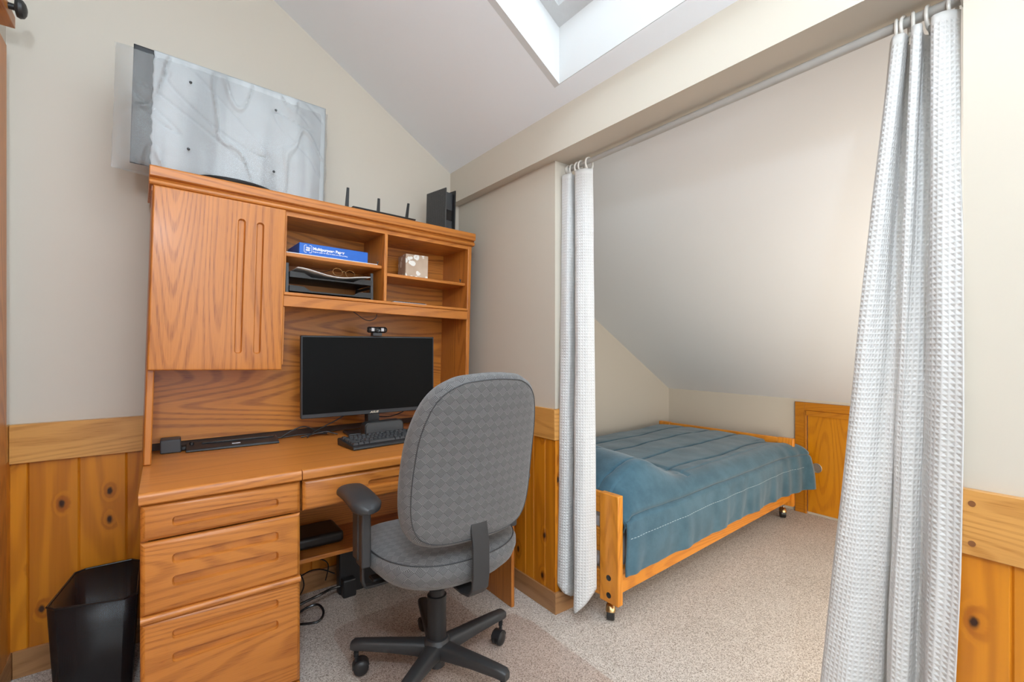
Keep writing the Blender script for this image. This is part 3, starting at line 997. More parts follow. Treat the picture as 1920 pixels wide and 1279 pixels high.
# tissue box, papers and spare keyboard in the right-hand bay
o = MB().box(-.059, .059, -.059, .059, 0, .122).build('tissue_box', M['floral'], None, origin=(0, 0, 0), bevel=.002)
o.location = H(1.078, .150, .7795); o.rotation_euler = (0, .027, .036 - .12)
tag(o, 'cube tissue box printed with white orchids on the right-hand shelf', 'tissue box')
b = MB().lathe([(.028, .1218), (.026, .1226)], (0, 0, 0), 'z', 24)
b.build('opening', M['paper'], o, local=True)
o = MB().box(-.045, .045, -.05, .05, 0, .004).build('note_paper', M['paper'], None, origin=(0, 0, 0))
o.location = H(1.262, .12, .7795); o.rotation_euler = (0, .027, .036)
tag(o, 'small pad of white note paper beside the tissue box', 'paper')
kb2 = hthing('spare_keyboard', 1.03, .12, .6438, 'silver grey compact keyboard lying in the lowest right-hand bay', 'keyboard')
MB().box(-.09, .09, -.05, .05, 0, .010).build('case', M['silver'], kb2, local=True, bevel=.002)
b = MB()
for i in range(11):
    for j in range(4):
        b.box(-.084 + i * .0155, -.084 + i * .0155 + .0125, -.044 + j * .022, -.044 + j * .022 + .018, .010, .0135)
tag(b.build('keys', M['dgrey'], kb2, local=True, smooth=0), kind='stuff')

# ------------------------------------------------------------------ things on top of the hutch
TZ = 1.043
tv = hthing('wrapped_television', .236, .15, TZ, 'flat television in silver foam and a clear plastic bag on top of the hutch', 'television', .018)
TB = M['blackgloss']
b = MB()
b.tube([(.13 * math.cos(a) * 1.0 + .03, 0.080 * math.sin(a) - .055, .010) for a in [2 * PI * k / 40 for k in range(40)]], .009, 8, closed=True)
b.lathe([(.070, .001), (.070, .007), (.02, .010)], (.03, -.02, 0), 'z')
b.build('stand_base', TB, tv, local=True)
MB().box(-.01, .05, -.012, .012, .004, .12).build('stand_neck', TB, tv, local=True, bevel=.004)
TX0, TX1, TZ0, TZ1 = -.294, .376, .045, .453
def tilt(x): return 0.0     # undo the lean of the hutch top
b = MB()
b.prism([(TX0, TZ0 + tilt(TX0)), (TX1, TZ0 + tilt(TX1)), (TX1, TZ1 + tilt(TX1)), (TX0, TZ1 + tilt(TX0))], 'y', -.018, .022)
b.build('television_body', M['black'], tv, local=True, bevel=.006)
def wr(x, z, k=1.0):
    p = Vector((x * 4.0, z * 5.5, 3.1))
    v = noise.noise(p) * .011 + noise.noise(p * 2.3) * .006
    rid = abs(noise.noise(Vector((x * 9 + 1.5, z * 4, 7.7))))
    v += .012 * max(0, .05 - rid) / .05
    rid = abs(noise.noise(Vector((x * 3 + 9.5, z * 11 + x * 6, 2.7))))
    v -= .008 * max(0, .04 - rid) / .04
    return v * k
def foamfn(x0, x1, y, rag):
    def f(u, v):
        x = x0 + (x1 - x0) * u
        z = TZ0 - .018 + (TZ1 - TZ0 + .024) * v
        if u == 0 and rag: x += .006 * noise.noise(Vector((3, z * 40, 1)))
        z += tilt(x)
        e = min(1, min(u * (x1 - x0), (1 - u) * (x1 - x0)) / .02) * min(1, min(v, 1 - v) * .44 / .015)
        return Vector((x, y - wr(x, z) * .8 * e - .003, z)), (x, z)
    return f
solidify(grid(foamfn(TX0 + .056, TX1 + .004, -.026, True), 120, 80).build('foam_sleeve', M['foam'], tv, local=True, smooth=60), .002)
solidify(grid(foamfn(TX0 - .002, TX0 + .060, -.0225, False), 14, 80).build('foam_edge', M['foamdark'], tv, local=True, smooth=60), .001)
def bagfn(side):
    x0, x1 = TX0 - .052, TX1 + .022
    def f(u, v):
        x = x0 + (x1 - x0) * u
        zt = TZ1 + .004 + .006 * math.sin(u * 5)
        zb = TZ0 - .040 + .018 * noise.noise(Vector((x * 6, side, 0)))
        z = zb + (zt - zb) * v + tilt(x)
        ex = min(u * (x1 - x0), (1 - u) * (x1 - x0)); ez = min(v, 1 - v) * .45
        e = min(1, ex / .045) ** .6 * min(1, ez / .03) ** .6
        if side < 0:
            zz = z
            y = -(.034 + .8 * wr(x, zz)) * e - .0005 - .002 * noise.noise(Vector((x * 30, z * 30, 5))) * e
        else:
            y = .030 * e + .002 + wr(x + side, z, .5) * e
        x += .006 * noise.noise(Vector((side, z * 14, u * 3))) * (1 if u < .5 else 1)
        return Vector((x, y, z)), (x, z)
    return f
grid(bagfn(-1), 90, 50).build('plastic_bag', M['bag'], tv, local=True, smooth=60)
grid(bagfn(1), 90, 50).build('plastic_bag', M['bag'], tv, local=True, smooth=60)
for x, z in ((.08, 2.183), (.377, 2.173), (.073, 1.928), (.369, 1.913)):
    p = wm(tv).inverted() @ Vector((x, 2.2, z))
    MB().lathe([(.004, .0), (.0052, -.002), (.003, -.004)], (p.x, -.050, p.z), 'y', 16).build('mount_plug', M['blackgloss'], tv, local=True)
cc = MB().tube(spline([(.355, .04, .03), (.372, .04, .06), (.380, .04, .045), (.388, .04, .012), (.40, .045, .006), (.43, .06, .005)]), .003, 8)
cc.build('power_cord', M['black'], tv, local=True)

rt = hthing('wireless_router', .88, .13, TZ, 'black wireless router with three upright antennas on top of the hutch', 'router')
b = MB()
b.loops([[Vector((-.150, -.075, .004)), Vector((.150, -.075, .004)), Vector((.150, .075, .004)), Vector((-.150, .075, .004))],
         [Vector((-.158, -.085, .022)), Vector((.158, -.085, .022)), Vector((.158, .085, .022)), Vector((-.158, .085, .022))],
         [Vector((-.120, -.055, .030)), Vector((.120, -.055, .030)), Vector((.120, .055, .030)), Vector((-.120, .055, .030))]])
b.build('housing', M['black'], rt, local=True, bevel=.003)
for x, zt, dx in ((-.150, .135, .004), (.004, .118, .002), (.152, .128, .012)):
    b = MB()
    y = .02
    b.loops([[Vector((x - .009, y - .004, .015)), Vector((x + .009, y - .004, .015)), Vector((x + .009, y + .004, .015)), Vector((x - .009, y + .004, .015))],
             [Vector((x + dx - .006, y - .003, zt)), Vector((x + dx + .006, y - .003, zt)), Vector((x + dx + .006, y + .003, zt)), Vector((x + dx - .006, y + .003, zt))]])
    b.build('antenna', M['black'], rt, local=True, bevel=.0015)
md = hthing('cable_modem', 1.215, .120, TZ, 'black upright modem with perforated side, at the right end of the hutch top', 'modem', R(9))
MB().box(-.036, -.030, -.085, .075, 0, .215).build('perforated_cover', M['perf'], md, local=True, bevel=.001)
MB().box(-.030, .026, -.068, .070, 0, .203).build('housing', M['dgrey'], md, local=True, bevel=.005)
MB().box(.026, .032, -.085, .075, 0, .215).build('side_cover', M['black'], md, local=True, bevel=.001)
MB().box(-.027, .023, -.0705, -.0675, .055, .11).build('front_band', M['blackgloss'], md, local=True, bevel=.001)

# ------------------------------------------------------------------ things on the desktop
DZ = .7655
mon = thing('computer_monitor', (.80, 2.20, DZ), 'black flat computer monitor on the desk beneath the open shelves', 'monitor', (0, 0, R(-3.0)))
MW, MZ0, MZ1 = .632, .094, .464
MB().box(-MW / 2 + .001, MW / 2, -.010, .022, MZ0, MZ1).build('monitor_body', M['bezel'], mon, local=True, bevel=.003)
MB().box(-MW / 2 + .007, MW / 2 - .006, -.0112, -.0095, MZ0 + .019, MZ1 - .007).build('screen', M['screen'], mon, local=True)
MB().box(-.022, .035, .022, .045, .012, .30).build('stand_neck', M['black'], mon, local=True, bevel=.003)
MB().box(-.115, .12, -.035, .085, 0, .012).build('stand_base', M['black'], mon, local=True, bevel=.004)
MB().box(-.020, .035, -.006, .03, .055, .095).build('stand_column', M['black'], mon, local=True, bevel=.002)
text('logo', 'ASUS', .0135, M['goldtext'], mon, Matrix.Translation((.008, -.0103, MZ0 + .0045)) @ Matrix.Rotation(R(90), 4, 'X') @ Matrix.Diagonal((1.25, 1, 1, 1)), shear=.35, bold=.0004, align='CENTER')
wc = thing('webcam', (.800 + .02, 2.187, DZ + MZ1 + .001), 'small black and silver webcam clipped to the top of the monitor', 'webcam', (0, 0, R(-3)))
MB().tube([(-.046, 0, .030), (-.040, -.001, .030), (.040, -.001, .030), (.046, 0, .030)], [.010, .0145, .0145, .010], 20).build('body', M['black'], wc, local=True)
MB().lathe([(.014, -.010), (.014, -.0175), (.011, -.019), (.006, -.017)], (0, 0, .030), 'y', 24).build('lens', M['blackgloss'], wc, local=True)
MB().box(-.030, -.016, -.0158, -.010, .022, .038).build('silver_trim', M['silver'], wc, local=True, bevel=.001)
MB().box(.016, .030, -.0158, -.010, .022, .038).build('silver_trim', M['silver'], wc, local=True, bevel=.001)
MB().box(-.022, .022, -.013, .026, 0, .016).build('clip', M['dgrey'], wc, local=True, bevel=.002)

sp = thing('soundbar_speaker', (.825, 2.128, DZ), 'small black rounded desktop speaker standing in front of the monitor foot', 'speaker', (0, 0, R(4)))
b = MB()
st = stadium(-.097, .097, .001, .068, 6, .022)
b.loops([[Vector((p[0], y, p[1])) for p in st] for y in (-.024, .024)])
b.build('body', M['black'], sp, local=True, bevel=.004, seg=3)
st = stadium(-.090, .090, .006, .063, 6, .018)
b = MB()
b.loops([[Vector((p[0], y, p[1])) for p in st] for y in (-.0262, -.0235)])
b.build('grille', M['perf'], sp, local=True)

kb = thing('computer_keyboard', (.79, 1.965, DZ), 'black full computer keyboard lying on the desk in front of the speaker', 'keyboard', (0, 0, R(5.5)))
b = MB()
prof = [(-.082, .0), (.078, .0), (.082, .026), (.072, .030), (-.070, .016), (-.078, .012), (-.084, .006)]
b.prism(prof, 'x', -.195, .235)
b.build('case', M['black'], kb, local=True, bevel=.004, seg=3)
def keyb(b, x, y, w, d):
    z = .016 + (y + .07) / .142 * .014 - .0015
    lo = [Vector((x, y, z)), Vector((x + w, y, z)), Vector((x + w, y + d, z + d * .1)), Vector((x, y + d, z + d * .1))]
    c = .0025
    hi = [Vector((x + c, y + c * .6, z + .0095)), Vector((x + w - c, y + c * .6, z + .0095)), Vector((x + w - c, y + d - c * 1.3, z + .009 + d * .1)), Vector((x + c, y + d - c * 1.3, z + .009 + d * .1))]
    b.loops([lo, hi])
P = .0187
for row in range(6):
    y = -.060 + row * .0195 + (.006 if row == 5 else 0)
    x = -.186
    n = {0: [1.25, 1.25, 1.25, 6.25, 1.25, 1.25, 1.25, 1.25], 1: [2.25] + [1] * 10 + [2.75], 2: [1.75] + [1] * 11 + [2.25], 3: [1.5] + [1] * 12 + [1.5], 4: [1] * 13 + [2], 5: [1, 0, 1, 1, 1, 1, 0, 1, 1, 1, 1, 0, 1, 1]}[row]
    if row == 5: n = [1, -.5, 1, 1, 1, 1, -.5, 1, 1, 1, 1, -.5, 1, 1]
    n = n + [-.4] + ([1, 1, 1] if row != 1 else [-1, 1, -1])
    for w in n:
        if w > 0:
            kk = MB()
            keyb(kk, x, y, abs(w) * P - .0018, .0172)
            kk.build('key', M['dgrey'], kb, local=True, smooth=0, bevel=0)
        x += abs(w) * P

dk = thing('docking_station', (.10, 2.20, DZ), 'black laptop docking station with a square block at its left end, on the desk', 'docking station', (0, 0, R(-2)))
b = MB()
b.loops([[Vector((-.113, .045, 0)), Vector((-.045, .045, 0)), Vector((-.045, .10, 0)), Vector((-.113, .10, 0))],
         [Vector((-.113, .045, .052)), Vector((-.048, .045, .052)), Vector((-.048, .10, .056)), Vector((-.113, .10, .056))]])
b.build('block', M['dgrey'], dk, local=True, bevel=.004)
b = MB().box(-.046, -.030, .060, .10, .004, .018)
b.loops([[Vector((-.032, .020, 0)), Vector((.300, .020, 0)), Vector((.300, .095, 0)), Vector((-.032, .095, 0))],
         [Vector((-.032, .022, .010)), Vector((.298, .022, .010)), Vector((.296, .095, .026)), Vector((-.030, .095, .026))]])
b.build('plate', M['black'], dk, local=True, bevel=.003)
MB().box(.02, .285, .070, .082, .020, .027).build('hinge_bar', M['blackgloss'], dk, local=True, bevel=.002)
b = MB()
b.lathe([(.008, .0), (.008, .03), (.004, .033)], (-.012, .075, 0), 'z', 16)
b.build('alignment_post', M['black'], dk, local=True)
MB().box(.125, .155, .040, .052, .012, .0165).build('connector', M['silver'], dk, local=True, bevel=.001)

# cable tangle along the back edge of the desktop: countable leads
random.seed(3)
cab = [
    ([(.08, 2.310, .772), (.16, 2.314, .770), (.27, 2.309, .774), (.42, 2.315, .770), (.50, 2.300, .776), (.62, 2.290, .772)], 'black lead running along the back of the desk behind the docking station'),
    ([(.42, 2.305, .770), (.47, 2.300, .800), (.52, 2.295, .812), (.57, 2.290, .790), (.62, 2.300, .772)], 'thin black lead arching above the desk left of the monitor'),
    ([(.52, 2.250, .769), (.56, 2.270, .790), (.61, 2.275, .812), (.66, 2.27, .835), (.70, 2.262, .860)], 'black lead rising from the desk up behind the monitor'),
    ([(.50, 2.275, .769), (.60, 2.262, .785), (.63, 2.255, .778), (.655, 2.25, .769)], 'black lead lying loosely behind the monitor foot'),
    ([(.86, 2.262, .832), (.92, 2.265, .828), (.98, 2.27, .842), (1.03, 2.28, .865)], 'black lead sweeping up to the right behind the monitor'),
    ([(1.02, 2.25, .769), (1.06, 2.27, .778), (1.11, 2.27, .770), (1.18, 2.25, .769)], 'short black lead on the desk right of the monitor'),
]
for pts, lab in cab:
    o = MB().tube(spline(pts), .0028, 8).build('cable', M['black'], None, origin=pts[0])
    tag(o, lab, 'cable', 'leads behind the monitor')
o = MB().tube(spline([(.20, 2.312, .772), (.23, 2.305, .779), (.26, 2.31, .772)]), .004, 8).build('cable', plain('red_plug', (.5, .03, .02), .4), None, origin=(.2, 2.312, .772))
tag(o, 'short red lead behind the docking station', 'cable')
pad = MB().box(.96, 1.20, 2.16, 2.31, DZ, DZ + .006).build('leather_pad', M['cork'], None, origin=(1.08, 2.2, DZ), bevel=.002)
tag(pad, 'brown pad lying on the desk at the right behind the keyboard', 'pad')

# ------------------------------------------------------------------ under the desk
sub = thing('subwoofer', (.86, 2.30, 0), 'black box with a power lead on the carpet under the desk', 'speaker box')
b = MB().box(.665, 1.06, 2.262, 2.312, .0, .21)
b.build('housing', M['black'], sub, bevel=.01, seg=3)
MB().box(.672, .735, 2.22, 2.263, .0, .085).build('power_brick', M['black'], sub, bevel=.008, seg=3)
MB().cyl((.83, 2.262, .14), (.83, 2.252, .14), .010).build('knob', M['dgrey'], sub)
sh = MB().box(.42, .64, 2.10, 2.28, .3205, .37).build('black_case', M['black'], None, origin=(.53, 2.2, .3205), bevel=.015, seg=3)
tag(sh, 'flat black case lying on the low shelf under the desk', 'case')
lead = [
    ([(.42, 2.15, .004), (.47, 2.12, .004), (.53, 2.10, .004), (.56, 2.13, .02), (.55, 2.18, .035), (.50, 2.19, .03), (.44, 2.17, .02), (.40, 2.20, .01)], .005, 'thick black cord looped on the carpet beside the drawers'),
    ([(.40, 2.19, .03), (.48, 2.20, .05), (.56, 2.21, .06), (.62, 2.235, .06), (.67, 2.245, .055)], .006, 'black cord running from the drawers to the black box'),
    ([(.40, 2.22, .12), (.46, 2.20, .16), (.52, 2.21, .18), (.58, 2.24, .16), (.64, 2.25, .12)], .003, 'thin black cord drooping below the low shelf'),
    ([(.40, 2.23, .20), (.47, 2.21, .19), (.50, 2.22, .12), (.47, 2.23, .06), (.42, 2.24, .03)], .003, 'thin black cord hanging in a bend beside the drawers'),
    ([(.42, 2.20, .23), (.50, 2.19, .235), (.57, 2.21, .22), (.61, 2.24, .17), (.60, 2.25, .10)], .0028, 'thin black cord just beneath the low shelf'),
]
for pts, r_, lab in lead:
    pts = [(p[0], p[1], max(p[2], r_ + .0005)) for p in pts]
    o = MB().tube(spline(pts), r_, 8).build('power_cord', M['blackgloss'], None, origin=(pts[0][0], pts[0][1], 0))
    tag(o, lab, 'cord', 'cords under the desk')

# ------------------------------------------------------------------ waste basket
wb = thing('waste_basket', (-.21, 2.24, 0), 'smoky black plastic waste basket with cut corners beside the desk', 'waste basket')
top = [(-.300, 2.090), (-.278, 2.060), (-.105, 2.010), (-.072, 2.03), (-.072, 2.33), (-.10, 2.365), (-.235, 2.365), (-.262, 2.345)]
bot = [(-.19 + (p[0] + .19) * .86, 2.20 + (p[1] - 2.20) * .80) for p in top]
hz = .345
b = MB()
b.loops([[Vector((*p, .004)) for p in bot], [Vector((*p, hz)) for p in top]], True, True, False)
o = b.build('bin_wall', M['smoky'], wb, smooth=20)
solidify(o, .002)
MB().tube([Vector((*p, hz)) for p in top], .0035, 8, closed=True).build('rim', M['blackgloss'], wb)

# ------------------------------------------------------------------ chair mat
pts = [(.615, 2.02), (.575, 2.00), (.553, 1.95), (.556, 1.68), (.55, 1.60), (.40, 1.57), (.36, 1.53), (.36, .55), (.40, .5), (1.23, .5), (1.268, .55), (1.268, 1.56), (1.255, 1.60), (1.235, 1.66), (1.16, 1.672), (1.095, 1.70), (1.090, 2.0), (1.075, 2.035), (1.04, 2.045)]
b = MB().prism([(p[0], p[1]) for p in pts], 'z', .0005, .003)
tag(b.build('chair_mat', M['matclear'], None, origin=(.8, 1.2, 0)), 'clear plastic lipped floor mat on the carpet under the office chair', 'chair mat')

# ------------------------------------------------------------------ office chair
CHX, CHY = .790, 1.515
ch = thing('office_chair', (CHX, CHY, .003), 'grey basket-weave fabric office chair on a black five-star base at the desk', 'chair')
# star base: hub, five legs, casters
b = MB().lathe([(.018, .030), (.028, .032), (.030, .055), (.046, .075), (.048, .120), (.040, .134), (.033, .136)], (0, 0, 0), 'z')
b.build('hub', M['rubber'], ch, local=True)
b = MB().lathe([(.0335, .130), (.0330, .262), (.0345, .275), (.0345, .285), (.0275, .287), (.0265, .308), (.015, .309)], (0, 0, 0), 'z')
b.build('column_sleeve', M['black'], ch, local=True)
MB().lathe([(.013, .30), (.013, .40)], (0, 0, 0), 'z').build('gas_piston', M['steel'], ch, local=True)
for a in (145, 74, 2, -70, -142):
    A = R(a)
    rot = Matrix.Rotation(A, 4, 'Z')
    secs = []
    for rr, w, zc, h_ in ((.030, .030, .094, .030), (.08, .027, .099, .026), (.17, .024, .106, .021), (.26, .0215, .110, .018), (.295, .020, .110, .017), (.306, .014, .107, .013)):
        l = []
        for k in range(16):
            t_ = 2 * PI * k / 16
            c_, s_ = math.cos(t_), math.sin(t_)
            l.append(rot @ Vector((rr, w * math.copysign(abs(c_) ** .6, c_), zc + h_ * math.copysign(abs(s_) ** .6, s_))))
        secs.append(l)
    b = MB()
    b.loops(secs)
    lg = b.build('leg', M['rubber'], ch, local=True, smooth=50)
    e = bpy.data.objects.new('caster', None)
    b = MB()
    P0 = rot @ Vector((.288, 0, 0))
    b.lathe([(.006, .05), (.006, .098)], P0, 'z', 14)
    for q in range(5): b.lathe([(.006, .066 + q * .006), (.0085, .068 + q * .006), (.0085, .070 + q * .006), (.006, .072 + q * .006)], P0, 'z', 14)
    # hood
    sw = R(a + 200)
    r2 = Matrix.Translation(P0) @ Matrix.Rotation(sw, 4, 'Z')
    cst = b
    for s_ in (-1, 1):
        w_ = []
        for yy, rr in ((s_ * .002, .0255), (s_ * .014, .0265), (s_ * .020, .022), (s_ * .0225, .012)):
            w_.append([r2 @ Vector((.016 + rr * math.cos(2 * PI * k / 24), yy, .0265 + rr * math.sin(2 * PI * k / 24))) for k in range(24)])
        cst.loops(w_)
    prof = [(.016 + .030 * math.cos(t_), .0265 + .030 * math.sin(t_)) for t_ in [R(20 + 160 * k / 12) for k in range(13)]] + [(-.010, .030), (.016, .030)]
    cst.loops([[r2 @ Vector((p[0], yy, p[1])) for p in prof] for yy in (-.017, .017)])
    cst.build('caster', M['black'], lg, local=True, smooth=40)
# tilt lever paddle
MB().tube([(-.02, .02, .40), (-.10, .02, .395), (-.20, .02, .39)], .006, 8).build('height_lever', M['black'], ch, local=True)
# under-seat mechanism
b = MB().box(-.085, .085, -.11, .11, .372, .405)
b.box(-.24, .24, -.015, .03, .402, .412)
b.build('tilt_mechanism', M['black'], ch, local=True, bevel=.006)


def sgnpow(v, p): return math.copysign(abs(v) ** p, v)
def superloop(rx, ry, cx_, cy_, z, n=64, e=2.6, zf=None):
    l = []
    for k in range(n):
        t_ = 2 * PI * k / n
        x = cx_ + rx * sgnpow(math.cos(t_), 2 / e)
        y = cy_ + ry * sgnpow(math.sin(t_), 2 / e)
        l.append(Vector((x, y, z + (zf(x, y) if zf else 0))))
    return l
zf = lambda x, y: .012 * (x / .25) ** 2 + (-.03 * max(0, (y - .12) / .14) ** 2)
S = [(.10, .10, .413), (.175, .165, .415), (.225, .215, .420), (.250, .243, .445), (.262, .252, .472), (.262, .251, .490), (.252, .241, .508), (.247, .236, .511), (.235, .225, .518), (.19, .18, .524), (.10, .10, .526), (.03, .03, .526)]
b = MB()
b.loops([superloop(rx, ry, 0, -.01, z, zf=zf) for rx, ry, z in S])
b.build('seat', M['fabric'], ch, local=True, smooth=60, uvbox=True)
b = MB().tube(superloop(.2535, .2425, 0, -.01, .507, zf=zf), .0022, 6, closed=True)
b.build('seat_piping', M['dgrey'], ch, local=True)

# backrest: outline as half-width over height
BZ0, BZ1 = .560, 1.100
def outline(n=72, scale=0.0):
    pts = []
    # right side upward then left side down, from control table (z fraction, half width)
    tab = [(0.0, 0.02), (0.004, 0.10), (0.02, 0.155), (0.055, 0.192), (0.12, 0.218), (0.22, 0.232), (0.36, 0.2365), (0.52, 0.234), (0.66, 0.227), (0.78, 0.211), (0.87, 0.190), (0.93, 0.162), (0.965, 0.130), (0.985, 0.100), (0.996, 0.05), (1.0, 0.015)]
    sm = spline([(w, 0, f) for f, w in tab], 5)
    right = [(p.x, BZ0 + p.z * (BZ1 - BZ0)) for p in sm]
    left = [(-x, z) for x, z in reversed(right)]
    return right + left
OUT = outline()
CZ = (BZ0 + BZ1) / 2 - .01
def bk(inset, y):
    """inset outline by a distance toward the centre"""
    l = []
    for x, z in OUT:
        d = Vector((x, z - CZ))
        L = d.length
        k = max(0.02, (L - inset) / L)
        X, Z = d.x * k, CZ + d.y * k
        lean = -.11 * (Z - BZ0) / (BZ1 - BZ0) + .02 * math.sin(PI * (Z - BZ0) / (BZ1 - BZ0))
        wrap = .035 * (X / .23) ** 2
        l.append(Vector((X, y + lean + wrap, Z)))
    return l
secs = [bk(.23, -.006), bk(.17, -.005), bk(.10, -.003), bk(.045, .0), bk(.022, .003), bk(.016, .0065), bk(.006, .018), bk(0.0, .038), bk(0.002, .058), bk(.012, .080), bk(.035, .097), bk(.08, .104), bk(.15, .104), bk(.22, .104)]
b = MB()
b.loops([[v + Vector((0, -.275, 0)) for v in l] for l in secs])
b.build('backrest', M['fabric'], ch, local=True, smooth=60, uvbox=True)
b = MB().tube([v + Vector((0, -.2755, 0)) for v in bk(.0195, .0045)], .0020, 6, closed=True)
b.build('back_piping', M['dgrey'], ch, local=True)
# flat steel bar carrying the back
b = MB()
path = [(-.06, .392), (-.22, .392), (-.262, .400), (-.285, .425), (-.292, .47), (-.292, .56), (-.275, .64)]
ls = []
for i, (y, z) in enumerate(path):
    p = Vector((0, y, z))
    q0 = Vector((0, *path[max(i - 1, 0)])); q1 = Vector((0, *path[min(i + 1, len(path) - 1)]))
    d = (q1 - q0).normalized()
    nrm = Vector((0, -d.z, d.y)) * .0045
    ls.append([p + Vector((-.030, 0, 0)) - nrm, p + Vector((.030, 0, 0)) - nrm, p + Vector((.030, 0, 0)) + nrm, p + Vector((-.030, 0, 0)) + nrm])
b.loops(ls)
b.build('back_bar', M['rubber'], ch, local=True, bevel=.002)
# arms
for s_ in (-1, 1):
    X = s_ * .285
    b = MB()
    secs = []
    for t_ in range(13):
        u = t_ / 12
        y = -.150 + .295 * u
        w = .047 * math.sin(max(.0, min(1, u * 6, (1 - u) * 6)) * PI / 2) ** .7 if True else 0
        w = max(w, .012)
        h_ = .021 * min(1, .35 + min(u, 1 - u) * 6)
        zc = .686 + .010 * math.sin(u * PI) - .004 * u
        l = []
        for k in range(20):
            a = 2 * PI * k / 20
            l.append(Vector((X + s_ * (.01 - .02 * u) + w * sgnpow(math.cos(a), .75), y, zc + h_ * sgnpow(math.sin(a), .8))))
        secs.append(l)
    b.loops(secs)
    b.build('armrest', M['rubber'], ch, local=True, smooth=60)
    b = MB().box(X - .016, X + .014, -.085, -.025, .49, .675)
    b.box(X - .020, X + .018, -.055, -.005, .505, .670)
    b.build('arm_post', M['rubber'], ch, local=True, bevel=.006, seg=3)
    sp_ = spline([(X, -.04, .505), (X, -.04, .45), (X - s_ * .004, -.04, .425), (X - s_ * .03, -.035, .408), (X - s_ * .20, -.02, .402)], 6)
    b = MB()
    ls = []
    for i, p in enumerate(sp_):
        d = (sp_[min(i + 1, len(sp_) - 1)] - sp_[max(i - 1, 0)]).normalized()
        nrm = Vector((-d.z, 0, d.x)) * .004
        ls.append([p + Vector((0, -.010, 0)) - nrm, p + Vector((0, .010, 0)) - nrm, p + Vector((0, .010, 0)) + nrm, p + Vector((0, -.010, 0)) + nrm])
    b.loops(ls)
    b.build('arm_bracket', M['black'], ch, local=True, bevel=.001)

# ------------------------------------------------------------------ bed
bed = thing('bed', (1.53, 1.31, 0), 'low orange pine bed frame on brass casters in the alcove', 'bed', (0, 0, R(3.3)))
BL, BWd = 1.96, 1.04
for x0 in (0, BL - .034):
    for y0 in (0, BWd - .10):
        p = MB().box(x0, x0 + .034, y0, y0 + .10, .082, .548).build('post', M['bedz'], bed, local=True, bevel=.004)
        if x0 == 0:
            for z in (.116, .190):
                MB().lathe([(.0125, .001), (.0125, -.0008), (.0095, -.001), (.009, -.0005)], (0, y0 + .050, z), 'x', 20).build('bolt_hole', M['blackgloss'], p, local=True)
    xr = x0 + .006 if x0 == 0 else x0 + .004
    for z0, z1 in ((.455, .545), (.285, .385), (.095, .205)):
        MB().box(xr, xr + .022, .10, BWd - .10, z0, z1).build('cross_rail', M['bedy'], bed, local=True, bevel=.003)
for y0 in (.016, BWd - .042):
    MB().box(.034, BL - .034, y0, y0 + .026, .122, .225).build('side_rail', M['bedx'], bed, local=True, bevel=.003)
for x0, y0 in ((.030, .055), (BL - .05, .055), (.030, BWd - .055), (BL - .05, BWd - .055)):
    b = MB().lathe([(.006, .045), (.006, .083)], (x0, y0, 0), 'z', 12)
    c = b.build('caster', M['steel'], bed, local=True)
    r2 = Matrix.Translation((x0 - .004, y0 + .004, 0)) @ Matrix.Rotation(R(35), 4, 'Z')
    b = MB()
    b.loops([[r2 @ Vector((.029 * math.cos(2 * PI * k / 24), yy, .0295 + .029 * math.sin(2 * PI * k / 24))) for k in range(24)] for yy in (-.016, .016)])
    b.build('wheel', M['black'], c, local=True, bevel=.003)
    b = MB()
    secs = []
    for yy, rr in ((-.020, .020), (-.015, .030), (0, .034), (.015, .030), (.020, .020)):
        secs.append([r2 @ Vector((rr * math.cos(R(10 + 160 * k / 14)), yy, .040 + rr * math.sin(R(10 + 160 * k / 14)))) for k in range(15)])
    b.loops(secs)
    b.build('hood', M['brass'], c, local=True, smooth=60)
mt = MB().box(.040, BL - .04, .05, BWd - .045, .19, .455).build('mattress', M['mattress'], None, origin=(0, 0, 0), bevel=.035, seg=4)
mt.location = bed.location; mt.rotation_euler = bed.rotation_euler
tag(mt, 'white mattress lying in the pine bed frame under the blue comforter', 'mattress')

